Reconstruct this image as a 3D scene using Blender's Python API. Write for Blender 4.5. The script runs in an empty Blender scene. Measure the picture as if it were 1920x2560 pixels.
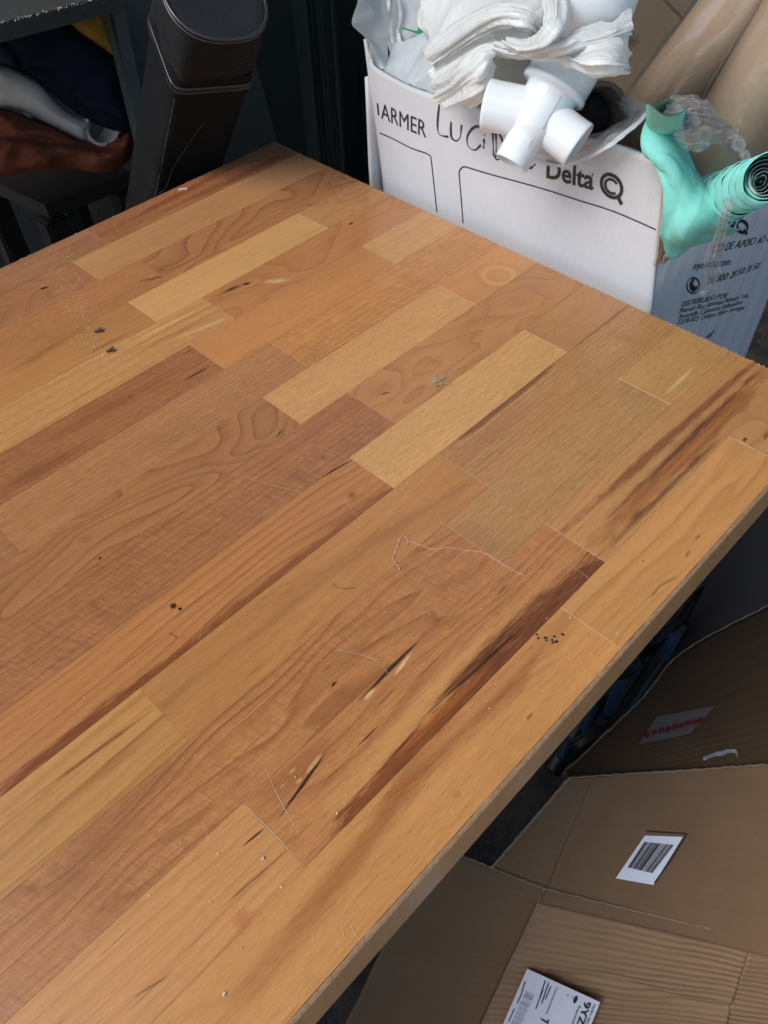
import bpy, bmesh, math, random
import numpy as np
from mathutils import Vector, Matrix, noise as mnoise
from mathutils.geometry import delaunay_2d_cdt

R = math.radians
rng = random.Random(7)
scene = bpy.context.scene
COL = scene.collection

# ------------------------------------------------------------------ camera
TZ = 0.74                                    # height of the worktop surface
CAM = Vector((-0.5466, -0.7153, 1.1456))
CR = Vector((0.6972, -0.7162, -0.0301))
CU = Vector((0.5564, 0.5142, 0.6527))
CF = Vector((0.4520, 0.4718, -0.7570))
FPX = 2029.19
cd = bpy.data.cameras.new("camera"); cam = bpy.data.objects.new("camera", cd); COL.objects.link(cam)
cam.matrix_world = Matrix(((CR.x, CU.x, -CF.x, CAM.x), (CR.y, CU.y, -CF.y, CAM.y), (CR.z, CU.z, -CF.z, CAM.z), (0, 0, 0, 1)))
cd.sensor_fit = 'VERTICAL'; cd.sensor_height = 24.0; cd.lens = 24.0 * FPX / 2560.0
cd.clip_start = 0.02; cd.clip_end = 200
scene.camera = cam

# ------------------------------------------------------------------ light
SUN_DIR = Vector((-0.60, 0.20, 0.77)).normalized()      # towards the sun
w = bpy.data.worlds.new("World"); scene.world = w; w.use_nodes = True
nt = w.node_tree
bg = nt.nodes["Background"]; sky = nt.nodes.new("ShaderNodeTexSky")
sky.sky_type = 'NISHITA'; sky.sun_disc = False
sky.sun_elevation = math.asin(SUN_DIR.z); sky.sun_rotation = math.atan2(SUN_DIR.x, SUN_DIR.y)
nt.links.new(sky.outputs[0], bg.inputs[0]); bg.inputs[1].default_value = 0.09
sl = bpy.data.lights.new("sun", 'SUN'); sl.energy = 1.5; sl.angle = R(36); sl.color = (1.0, 0.96, 0.90)
so = bpy.data.objects.new("sun", sl); COL.objects.link(so)
so.rotation_euler = SUN_DIR.to_track_quat('Z', 'Y').to_euler(); so.location = (-3, 0.5, 3)
scene.view_settings.view_transform = 'Standard'; scene.view_settings.look = 'None'
scene.view_settings.exposure = 1.15; scene.view_settings.gamma = 1
scene.cycles.use_denoising = True
scene.cycles.max_bounces = 8; scene.cycles.transparent_max_bounces = 16

# ------------------------------------------------------------------ helpers
def ray(px, py):
    return CF + CR * ((px - 960) / FPX) - CU * ((py - 1280) / FPX)
def at(px, py, x=None, y=None, z=None, p0=None, n=None):
    """the point of the place seen at a pixel of the photograph, on a given plane"""
    d = ray(px, py)
    if x is not None: t = (x - CAM.x) / d.x
    elif y is not None: t = (y - CAM.y) / d.y
    elif z is not None: t = (z - CAM.z) / d.z
    else: t = (Vector(p0) - CAM).dot(n) / d.dot(n)
    return CAM + d * t
def top(px, py): return at(px, py, z=TZ)

def tag(o, label=None, cat=None, group=None, kind=None):
    if label: o['label'] = label
    if cat: o['category'] = cat
    if group: o['group'] = group
    if kind: o['kind'] = kind
    return o
def empty(name, loc, label=None, cat=None, group=None):
    o = bpy.data.objects.new(name, None); COL.objects.link(o); o.location = loc; o.empty_display_size = .05
    return tag(o, label, cat, group)
def obj(name, me, m=None, parent=None, smooth=False):
    """link a mesh whose vertices are in world space; origin moved to its middle"""
    if isinstance(me, bmesh.types.BMesh):
        bm = me; me = bpy.data.meshes.new(name); bm.to_mesh(me); bm.free()
    n = len(me.vertices); co = np.empty(n * 3, dtype=np.float32); me.vertices.foreach_get('co', co)
    co = co.reshape(-1, 3); c = (co.min(0) + co.max(0)) / 2; c[2] = co[:, 2].min()
    me.vertices.foreach_set('co', (co - c).ravel()); me.update()
    o = bpy.data.objects.new(name, me); COL.objects.link(o)
    c = Vector([float(q) for q in c])
    if parent is not None:
        o.parent = parent
        base = parent.location.copy()
        q = parent.parent
        while q is not None: base += q.location; q = q.parent
        c = c - base
    o.location = c
    if m is not None: me.materials.append(m)
    if smooth: me.polygons.foreach_set('use_smooth', [True] * len(me.polygons))
    return o
def pydata(verts, faces):
    me = bpy.data.meshes.new("m"); me.from_pydata([tuple(v) for v in verts], [], faces); me.update(); return me
def fbm(p, oct=3):
    return mnoise.fractal(p, 1.0, 2.0, oct)

def catmull(pts, n):
    pts = [Vector(p) for p in pts]
    if len(pts) == 2: return [pts[0].lerp(pts[1], i / (n - 1)) for i in range(n)]
    out = []
    P = [pts[0] * 2 - pts[1]] + pts + [pts[-1] * 2 - pts[-2]]
    k = len(pts) - 1
    for i in range(n):
        t = i / (n - 1) * k; j = min(int(t), k - 1); f = t - j
        a, b, c, d = P[j], P[j + 1], P[j + 2], P[j + 3]
        out.append(0.5 * ((2 * b) + (c - a) * f + (2 * a - 5 * b + 4 * c - d) * f * f + (3 * b - a - 3 * c + d) * f ** 3))
    return out
def loft_grid(rows, nu, nv):
    rr = [catmull(r, nu) for r in rows]
    cols = [catmull([r[i] for r in rr], nv) for i in range(nu)]
    return [[cols[i][j] for i in range(nu)] for j in range(nv)]
def grid_normals(G):
    nv, nu = len(G), len(G[0])
    A = np.array([[tuple(p) for p in r] for r in G])
    du = np.gradient(A, axis=1); dv = np.gradient(A, axis=0)
    N = np.cross(du, dv); L = np.linalg.norm(N, axis=2, keepdims=True); L[L == 0] = 1
    return A, N / L
def sheet(G, thick=0.0, disp=None, uvscale=True):
    """mesh from a grid of points; disp(u, v, p) offsets along the normal; thick adds a back face and rim"""
    A, N = grid_normals(G)
    nv, nu = A.shape[:2]
    # make normals face the camera
    cam_ = np.array(CAM)
    if ((cam_ - A) * N).sum() < 0: N = -N
    if disp:
        D = np.array([[disp(i / (nu - 1), j / (nv - 1), Vector(A[j, i])) for i in range(nu)] for j in range(nv)])
        A = A + N * D[..., None]
        A2, N2 = grid_normals(A)
        if (N2 * N).sum() < 0: N2 = -N2
        N = N2
    verts = [tuple(p) for r in A for p in r]
    faces = [(j * nu + i, j * nu + i + 1, (j + 1) * nu + i + 1, (j + 1) * nu + i) for j in range(nv - 1) for i in range(nu - 1)]
    if thick:
        off = len(verts); B = A - N * thick
        verts += [tuple(p) for r in B for p in r]
        faces += [tuple(off + q for q in reversed(f)) for f in faces]
        ring = [i for i in range(nu)] + [j * nu + nu - 1 for j in range(1, nv)] + [(nv - 1) * nu + i for i in range(nu - 2, -1, -1)] + [j * nu for j in range(nv - 2, 0, -1)]
        for a, b in zip(ring, ring[1:] + ring[:1]): faces.append((b, a, a + off, b + off))
    me = pydata(verts, faces)
    if uvscale:
        uv = me.uv_layers.new(name="uv")
        wu = float(np.linalg.norm(A[:, 1:] - A[:, :-1], axis=2).sum(1).mean()); wv = float(np.linalg.norm(A[1:] - A[:-1], axis=2).sum(0).mean())
        li = np.empty(len(me.loops), dtype=np.int32); me.loops.foreach_get('vertex_index', li)
        k = li % (nu * nv); U = np.stack([(k % nu) / (nu - 1) * wu, (k // nu) / (nv - 1) * wv], 1)
        uv.data.foreach_set('uv', U.astype(np.float32).ravel())
    bm = bmesh.new(); bm.from_mesh(me); bmesh.ops.recalc_face_normals(bm, faces=bm.faces) if thick else None
    bm.to_mesh(me); bm.free()
    return me
def quad(a, b, c, d, nu=2, nv=2):
    a, b, c, d = map(Vector, (a, b, c, d))
    return [[a.lerp(b, i / (nu - 1)).lerp(d.lerp(c, i / (nu - 1)), j / (nv - 1)) for i in range(nu)] for j in range(nv)]
def tube_pts(pts, rad, n=8, closed=False, caps=True):
    pts = [Vector(p) for p in pts]; verts = []; faces = []
    N = len(pts); up = None
    for i, p in enumerate(pts):
        if closed: t = pts[(i + 1) % N] - pts[i - 1]
        else: t = pts[min(i + 1, N - 1)] - pts[max(i - 1, 0)]
        t.normalize()
        if up is None:
            up = t.orthogonal().normalized()
        up = (up - t * up.dot(t)).normalized(); s = t.cross(up)
        r = rad(i / max(1, N - 1)) if callable(rad) else rad
        for k in range(n):
            a = 2 * math.pi * k / n; verts.append(p + up * (math.cos(a) * r) + s * (math.sin(a) * r))
    M = N if closed else N - 1
    for i in range(M):
        for k in range(n):
            a = i * n + k; b = i * n + (k + 1) % n; c = ((i + 1) % N) * n + (k + 1) % n; d = ((i + 1) % N) * n + k
            faces.append((a, b, c, d))
    if caps and not closed:
        faces.append(tuple(range(n - 1, -1, -1))); faces.append(tuple((N - 1) * n + k for k in range(n)))
    return verts, faces
def tube(name, pts, rad, m, parent=None, n=8, closed=False):
    v, f = tube_pts(pts, rad, n, closed); return obj(name, pydata(v, f), m, parent, True)
def lathe_pts(p0, axis, prof, n=40, close=False):
    """prof: list of (distance along the axis, radius)"""
    axis = Vector(axis).normalized(); u = axis.orthogonal().normalized(); v = axis.cross(u); p0 = Vector(p0)
    verts = []; faces = []
    for (s, r) in prof:
        for k in range(n):
            a = 2 * math.pi * k / n; verts.append(p0 + axis * s + (u * math.cos(a) + v * math.sin(a)) * r)
    for i in range(len(prof) - 1 + (1 if close else 0)):
        j = (i + 1) % len(prof)
        for k in range(n):
            faces.append((i * n + k, i * n + (k + 1) % n, j * n + (k + 1) % n, j * n + k))
    return verts, faces
def box_bm(x0, x1, y0, y1, z0, z1, bev=0.0, seg=2):
    bm = bmesh.new()
    vs = [bm.verts.new(p) for p in ((x0, y0, z0), (x1, y0, z0), (x1, y1, z0), (x0, y1, z0), (x0, y0, z1), (x1, y0, z1), (x1, y1, z1), (x0, y1, z1))]
    for f in ((3, 2, 1, 0), (4, 5, 6, 7), (0, 1, 5, 4), (1, 2, 6, 5), (2, 3, 7, 6), (3, 0, 4, 7)): bm.faces.new([vs[i] for i in f])
    if bev: bmesh.ops.bevel(bm, geom=bm.edges[:], offset=bev, segments=seg, affect='EDGES')
    return bm
def join_geo(parts):
    V = []; F = []
    for v, f in parts:
        o = len(V); V += list(v); F += [tuple(o + q for q in g) for g in f]
    return pydata(V, F)

# ------------------------------------------------------------------ node helpers
def srgb(r, g, b, k=1.0):
    f = lambda c: (c / 255 / 12.92 if c / 255 <= .04045 else ((c / 255 + .055) / 1.055) ** 2.4) * k
    return (f(r), f(g), f(b), 1.0)
class T:
    def __init__(s, tree): s.t = tree
    def n(s, typ, **kw):
        nd = s.t.nodes.new(typ)
        for k, v in kw.items(): setattr(nd, k, v)
        return nd
    def put(s, sock, v):
        if hasattr(v, 'is_linked') or isinstance(v, bpy.types.NodeSocket): s.t.links.new(v, sock)
        else:
            try: sock.default_value = v
            except Exception: sock.default_value = v[:3]
    def m(s, op, a, b=0.0, c=0.0, clamp=False):
        nd = s.n('ShaderNodeMath', operation=op, use_clamp=clamp); s.put(nd.inputs[0], a); s.put(nd.inputs[1], b)
        if op in ('MULTIPLY_ADD', 'SMOOTH_MIN', 'WRAP', 'COMPARE'): s.put(nd.inputs[2], c)
        return nd.outputs[0]
    def noise(s, vec, scale=1.0, detail=2.0, rough=.5, dist=0.0, out=0):
        nd = s.n('ShaderNodeTexNoise'); s.put(nd.inputs['Vector'], vec); s.put(nd.inputs['Scale'], scale)
        nd.inputs['Detail'].default_value = detail; nd.inputs['Roughness'].default_value = rough; s.put(nd.inputs['Distortion'], dist)
        return nd.outputs[out]
    def map(s, vec, loc=(0, 0, 0), rot=(0, 0, 0), scale=(1, 1, 1), typ='POINT'):
        nd = s.n('ShaderNodeMapping', vector_type=typ); s.put(nd.inputs[0], vec)
        s.put(nd.inputs['Location'], loc) if typ in ('POINT', 'TEXTURE') else None
        s.put(nd.inputs['Rotation'], rot); s.put(nd.inputs['Scale'], scale); return nd.outputs[0]
    def vm(s, op, a, b=(0, 0, 0)):
        nd = s.n('ShaderNodeVectorMath', operation=op); s.put(nd.inputs[0], a)
        if op == 'SCALE': s.put(nd.inputs['Scale'], b)
        else: s.put(nd.inputs[1], b)
        return nd.outputs['Value'] if op in ('LENGTH', 'DOT_PRODUCT') else nd.outputs[0]
    def ss(s, v, a, b, lo=0.0, hi=1.0, smooth=True):
        nd = s.n('ShaderNodeMapRange'); nd.interpolation_type = 'SMOOTHSTEP' if smooth else 'LINEAR'
        s.put(nd.inputs[0], v); s.put(nd.inputs[1], a); s.put(nd.inputs[2], b); s.put(nd.inputs[3], lo); s.put(nd.inputs[4], hi); return nd.outputs[0]
    def mix(s, f, a, b, blend='MIX'):
        nd = s.n('ShaderNodeMix', data_type='RGBA', blend_type=blend); s.put(nd.inputs[0], f); s.put(nd.inputs[6], a); s.put(nd.inputs[7], b); return nd.outputs[2]
    def sep(s, v):
        nd = s.n('ShaderNodeSeparateXYZ'); s.put(nd.inputs[0], v); return nd.outputs
    def comb(s, x, y, z):
        nd = s.n('ShaderNodeCombineXYZ'); s.put(nd.inputs[0], x); s.put(nd.inputs[1], y); s.put(nd.inputs[2], z); return nd.outputs[0]
def newmat(name):
    m = bpy.data.materials.new(name); m.use_nodes = True; t = T(m.node_tree)
    b = m.node_tree.nodes['Principled BSDF']; return m, t, b
def simple(name, col, rough=.5, var=.12, vscale=30, bump=0.0, bscale=200, metallic=0, spec=.5, coat=0, trans=0, dust=0.0, dustcol=(.5, .48, .45, 1), stretch=(1, 1, 1)):
    """a procedural material: base colour with uneven tone, uneven gloss, fine relief, optional dust"""
    m, t, b = newmat(name)
    tc = t.n('ShaderNodeTexCoord').outputs['Object']
    v = t.map(tc, scale=stretch)
    n1 = t.noise(v, vscale, 4, .6); n2 = t.noise(v, vscale * 6, 3, .6)
    f = t.m('ADD', t.m('MULTIPLY', t.m('SUBTRACT', n1, .5), 2 * var), t.m('MULTIPLY', t.m('SUBTRACT', n2, .5), var))
    hs = t.vm('SCALE', col[:3], t.m('ADD', f, 1.0))
    c = hs
    if dust:
        n3 = t.noise(tc, 900, 2, .7); n4 = t.noise(tc, 12, 3, .6)
        mask = t.m('MULTIPLY', t.ss(n3, .60, .72), t.m('MULTIPLY', t.ss(n4, .42, .7), dust))
        c = t.mix(mask, c, dustcol)
    t.put(b.inputs['Base Color'], c)
    t.put(b.inputs['Roughness'], t.m('ADD', rough - .06, t.m('MULTIPLY', n2, .12)))
    b.inputs['Metallic'].default_value = metallic; b.inputs['Specular IOR Level'].default_value = spec
    b.inputs['Coat Weight'].default_value = coat; b.inputs['Coat Roughness'].default_value = .15
    if bump:
        bp = t.n('ShaderNodeBump'); bp.inputs['Strength'].default_value = 1.0; bp.inputs['Distance'].default_value = bump
        t.put(bp.inputs['Height'], t.noise(v, bscale, 4, .6)); t.t.links.new(bp.outputs[0], b.inputs['Normal'])
    return m
# ================================================================== SETTING
m_floor = simple("floor_concrete", (.055, .047, .04, 1), .8, .5, 9, .002, 60)
def floor_mat():
    m, t, b = newmat("stained_concrete"); tc = t.n('ShaderNodeTexCoord').outputs['Object']
    n1 = t.noise(tc, 14, 5, .65, .6); n2 = t.noise(tc, 45, 4, .6)
    c = t.mix(t.ss(n1, .40, .62), (.10, .075, .05, 1), (.035, .033, .033, 1)); c = t.mix(t.m('MULTIPLY', t.ss(n2, .5, .75), .6), c, (.16, .12, .075, 1))
    t.put(b.inputs['Base Color'], c); b.inputs['Roughness'].default_value = .85
    bp = t.n('ShaderNodeBump'); bp.inputs['Distance'].default_value = .003; t.put(bp.inputs['Height'], n2); t.t.links.new(bp.outputs[0], b.inputs['Normal'])
    return m
obj("floor", quad_me := sheet(quad((-6, -5, 0), (4, -5, 0), (4, 4, 0), (-6, 4, 0), 12, 12), 0, None), floor_mat())['kind'] = 'structure'
m_wall = simple("added_wall_paint", (.10, .10, .095, 1), .9, .2, 3, .002, 90)
m_ceil = simple("added_ceiling_boards", (.07, .06, .05, 1), .9, .3, 4, .002, 60)
obj("added_back_wall", box_bm(-0.75, 1.5, 1.3, 1.4, 0.0, 2.2), m_wall)['kind'] = 'structure'  # wall added to give the scene indoor light
obj("added_right_wall", box_bm(1.4, 1.5, -1.75, 1.3, 0.0, 2.2), m_wall)['kind'] = 'structure'  # likewise added, keeps sky light off from the right
obj("front_wall", box_bm(-2.3, 1.4, -1.75, -1.65, 0.0, .75), m_wall)['kind'] = 'structure'  # added low wall out of view, its height shaped for the light
bm = box_bm(-.75, 1.5, -1.75, -.05, 2.2, 2.26)          # boards added overhead to dim the room; opening made up for worktop sheen
for q in ((-.75, .30, -.05, 1.4), (1.25, 1.5, -.05, 1.4), (.30, 1.25, 1.15, 1.4)):
    b2 = box_bm(q[0], q[1], q[2], q[3], 2.2, 2.26); me_ = bpy.data.meshes.new("t"); b2.to_mesh(me_); b2.free(); bm.from_mesh(me_); bpy.data.meshes.remove(me_)
obj("added_ceiling", bm, m_ceil)['kind'] = 'structure'

# ================================================================== WORKTOP
ROW = [0, -.0399, -.0849, -.1329, -.176, -.2215, -.2669, -.3146, -.3588, -.4094, -.4527, -.4986, -.5456, -.5919, -.635]
TH = 0.038
table = empty("worktop", (0, 0, TZ), "wooden staved worktop with varnished top, sawdust on it, filling the photo", "worktop")

def wood_group():
    g = bpy.data.node_groups.new("wood_grain", 'ShaderNodeTree'); I = g.interface
    def inp(n, typ='NodeSocketFloat', d=0.0):
        s = I.new_socket(n, in_out='INPUT', socket_type=typ)
        if typ != 'NodeSocketVector': s.default_value = d
    inp('Vector', 'NodeSocketVector'); inp('Base', 'NodeSocketColor', (.4, .25, .12, 1)); inp('Dark', 'NodeSocketColor', (.2, .1, .05, 1))
    for n, d in (('Swirl', 0), ('Contours', 9), ('SwX', 6), ('SwY', 14), ('Line', .3), ('LineF', 110), ('Wave', 1.0), ('Fibre', .5), ('Curl', 0), ('Pore', .5), ('Tick', .3)): inp(n, d=d)
    I.new_socket('Color', in_out='OUTPUT', socket_type='NodeSocketColor'); I.new_socket('Height', in_out='OUTPUT', socket_type='NodeSocketFloat')
    t = T(g); gi = t.n('NodeGroupInput').outputs; go = t.n('NodeGroupOutput')
    V = gi['Vector']; x, y, z = t.sep(V)
    # slow tone
    tone = t.noise(t.comb(t.m('MULTIPLY', x, 5), t.m('MULTIPLY', y, 22), z), 1, 3, .55)
    # swirls: contour lines of a smooth field, dark on one side and fading on the other
    fld = t.noise(t.comb(t.m('MULTIPLY', x, gi['SwX']), t.m('MULTIPLY', y, gi['SwY']), t.m('ADD', z, 3.7)), 1, 1.0, .35, .35)
    wob = t.noise(t.comb(t.m('MULTIPLY', x, 90), t.m('MULTIPLY', y, 140), z), 1, 2, .6)
    k = t.m('ADD', t.m('MULTIPLY', fld, gi['Contours']), t.m('MULTIPLY', wob, .10))
    fr = t.m('FRACT', k)
    prof = t.m('MULTIPLY', t.m('POWER', fr, 2.6), t.ss(fr, .965, 1.0, 1.0, 0.0))
    edge = t.m('MULTIPLY', t.ss(fr, .90, .965), t.ss(fr, .965, .999, 1.0, 0.0))
    swirl = t.m('MULTIPLY', t.m('ADD', t.m('MULTIPLY', prof, .70), t.m('MULTIPLY', edge, .20)), gi['Swirl'])
    # growth lines running along the stave
    wv = t.noise(t.comb(t.m('MULTIPLY', x, 4.5), t.m('MULTIPLY', y, 26), t.m('ADD', z, 9.1)), 1, 2, .5)
    lw = t.m('ADD', t.m('MULTIPLY', y, gi['LineF']), t.m('MULTIPLY', wv, t.m('MULTIPLY', gi['Wave'], 6.0)))
    lfr = t.m('FRACT', t.m('ADD', lw, 100.0))
    lvar = t.noise(t.comb(t.m('MULTIPLY', x, 3), t.m('FLOOR', lw), z), 1, 1, .5)
    line = t.m('MULTIPLY', t.m('MULTIPLY', t.m('POWER', lfr, 3.0), t.ss(lfr, .9, 1.0, 1.0, 0.15)), t.m('MULTIPLY', gi['Line'], t.ss(lvar, .3, .7, .35, 1.2)))
    l2 = t.m('FRACT', t.m('ADD', t.m('MULTIPLY', lw, 2.63), 50.0)); l2n = t.noise(t.comb(t.m('MULTIPLY', x, 6), t.m('MULTIPLY', y, 160), z), 1, 2, .6)
    line = t.m('ADD', line, t.m('MULTIPLY', t.m('MULTIPLY', t.m('POWER', l2, 2.0), t.ss(l2, .85, 1.0, 1.0, 0.1)), t.m('MULTIPLY', t.ss(l2n, .4, .65), t.m('MULTIPLY_ADD', gi['Line'], .35, .10))))
    # fibre
    fb = t.noise(t.comb(t.m('MULTIPLY', x, 38), t.m('MULTIPLY', y, 1250), z), 1, 3, .65)
    fb2 = t.noise(t.comb(t.m('MULTIPLY', x, 160), t.m('MULTIPLY', y, 900), t.m('ADD', z, 5)), 1, 2, .6)
    fibre = t.m('MULTIPLY', t.m('ADD', t.m('SUBTRACT', fb, .5), t.m('MULTIPLY', t.m('SUBTRACT', fb2, .5), .7)), gi['Fibre'])
    # curl: short bright flecks across the grain
    xw = t.m('ADD', x, t.m('MULTIPLY', y, .35))
    cu = t.noise(t.comb(t.m('MULTIPLY', xw, 700), t.m('MULTIPLY', y, 110), t.m('ADD', z, 1.3)), 1, 2, .65)
    cub = t.noise(t.comb(t.m('MULTIPLY', xw, 55), t.m('MULTIPLY', y, 18), t.m('ADD', z, 2.9)), 1, 2, .55)
    cm = t.noise(t.comb(t.m('MULTIPLY', x, 9), t.m('MULTIPLY', y, 30), t.m('ADD', z, 6.1)), 1, 2, .5)
    curl = t.m('MULTIPLY', t.m('MULTIPLY', t.m('ADD', t.m('SUBTRACT', cu, .5), t.m('MULTIPLY', t.m('SUBTRACT', cub, .5), .45)), t.ss(cm, .35, .6, .35, 1.0)), gi['Curl'])
    # pores and dark ticks
    po = t.noise(t.comb(t.m('MULTIPLY', x, 70), t.m('MULTIPLY', y, 1000), t.m('ADD', z, 4.4)), 1, 1, .5)
    pore = t.m('MULTIPLY', t.ss(po, .66, .76), gi['Pore'])
    ti = t.noise(t.comb(t.m('MULTIPLY', x, 26), t.m('MULTIPLY', y, 720), t.m('ADD', z, 7.7)), 1, 1, .4)
    tick = t.m('MULTIPLY', t.ss(ti, .70, .76), gi['Tick'])
    val = t.m('ADD', 1.0, t.m('ADD', t.m('MULTIPLY', t.m('SUBTRACT', tone, .5), .42), t.m('ADD', t.m('MULTIPLY', fibre, 1.2), t.m('MULTIPLY', curl, .62))))
    c = t.vm('SCALE', gi['Base'], val)
    c = t.mix(t.m('ADD', t.m('MULTIPLY', swirl, .8), t.m('MULTIPLY', line, 1.5), clamp=True), c, gi['Dark'])
    c = t.mix(t.m('MULTIPLY', pore, .5), c, t.vm('SCALE', gi['Dark'], .65))
    c = t.mix(t.m('MULTIPLY', tick, .6), c, (.035, .017, .010, 1))
    t.put(go.inputs['Color'], c)
    t.put(go.inputs['Height'], t.m('SUBTRACT', t.m('MULTIPLY', fb, .5), t.m('ADD', tick, pore)))
    return g
WG = wood_group()
ALB = 0.78           # share of the photographed brightness that is the wood's own colour
HONEY = (194, 136, 85)
def lin(c):
    r, g, b, a = srgb(*c, ALB); return (r, g * .965, b * .90, 1)
def honey(c, k): return tuple(a * (1 - k) + b * k for a, b in zip(c, HONEY))
def wood(name, base, dark, feats=(), warp=.004, rough=.27, off=None, **kw):
    m, t, b = newmat(name)
    tcn = t.n('ShaderNodeTexCoord'); tcn.object = table
    V0 = tcn.outputs['Object']
    seed = off if off is not None else rng.uniform(0, 50)
    V = t.vm('ADD', V0, (0, 0, seed))
    g = t.n('ShaderNodeGroup'); g.node_tree = WG
    t.put(g.inputs['Vector'], V); g.inputs['Base'].default_value = lin(honey(base, .34)); g.inputs['Dark'].default_value = lin(honey(dark, .06))
    for k, v in kw.items(): g.inputs[k].default_value = v
    c = g.outputs[0]
    if feats:
        x, y, z = t.sep(V)
        wn = t.m('SUBTRACT', t.noise(t.comb(t.m('MULTIPLY', x, 22), t.m('MULTIPLY', y, 60), z), 1, 3, .6), .5)
        wn2 = t.m('SUBTRACT', t.noise(t.comb(t.m('MULTIPLY', x, 60), t.m('MULTIPLY', y, 800), z), 1, 3, .65), .5)
        flat = t.map(V0, scale=(1, 1, 0))
        for (p, q, hw, col, stg, soft) in feats:
            # an elongated streak, knot or flaw between two points of the top
            P, Q = top(*p), top(*q); d = Q - P; L = max(d.length / 2, hw / 1000); a = math.atan2(d.y, d.x); M = (P + Q) / 2
            e = t.map(flat, loc=(M.x, M.y, 0), rot=(0, 0, a), scale=(L, hw / 1000, 1), typ='TEXTURE')
            ln = t.vm('LENGTH', e)
            short = L < hw / 1000 * 3.5
            ln = t.m('ADD', ln, t.m('ADD', t.m('MULTIPLY', wn, .35 if short else min(1.6, 6.0 / hw + .5)), t.m('MULTIPLY', wn2, .35 if short else 1.0)))
            msk = t.m('MULTIPLY', t.ss(ln, 1.0 + soft * .5, max(0.02, 1.0 - soft)), stg)
            c = t.mix(msk, c, t.mix(t.ss(wn2, -.22, .26), lin(col), lin(honey(col, .38))) if hw > 2 else lin(col))
    t.put(b.inputs['Base Color'], c)
    # varnish worn unevenly
    wr = t.noise(V0, 28, 4, .65); wr2 = t.noise(V0, 320, 3, .7)
    t.put(b.inputs['Roughness'], t.m('ADD', rough - .10, t.m('ADD', t.m('MULTIPLY', wr, .16), t.m('MULTIPLY', wr2, .10))))
    b.inputs['Specular IOR Level'].default_value = .5
    b.inputs['Coat Weight'].default_value = .14; b.inputs['Coat Roughness'].default_value = .28
    bp = t.n('ShaderNodeBump'); bp.inputs['Distance'].default_value = .00010; bp.inputs['Strength'].default_value = .7
    t.put(bp.inputs['Height'], t.m('ADD', t.m('MULTIPLY', g.outputs[1], 1.0), t.m('MULTIPLY', t.noise(V0, 700, 2, .6), .35)))
    t.t.links.new(bp.outputs[0], b.inputs['Normal'])
    return m

LEFT_END = -1.60
def jx(p, q): return (top(*p).x + top(*q).x) / 2
RED, BRN, BLK, PAL = (112, 58, 30), (120, 72, 42), (30, 16, 10), (222, 176, 116)
CURLY = dict(Curl=1.1, Line=.35, LineF=190, Wave=.5, Fibre=.7, Pore=.6, Tick=.7)
STRAIGHT = dict(Line=.28, LineF=330, Wave=.25, Fibre=.9, Pore=.5, Tick=.25)
SWIRL = dict(Swirl=.85, Contours=9, SwX=11, SwY=26, Line=.10, Fibre=.3, Pore=.25, Tick=.25)
PLAIN = dict(Line=.12, LineF=140, Fibre=.45, Pore=.5, Tick=.35)
CATH = dict(Line=.55, LineF=125, Wave=.9, Fibre=.4, Pore=.5, Tick=.6)
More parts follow.
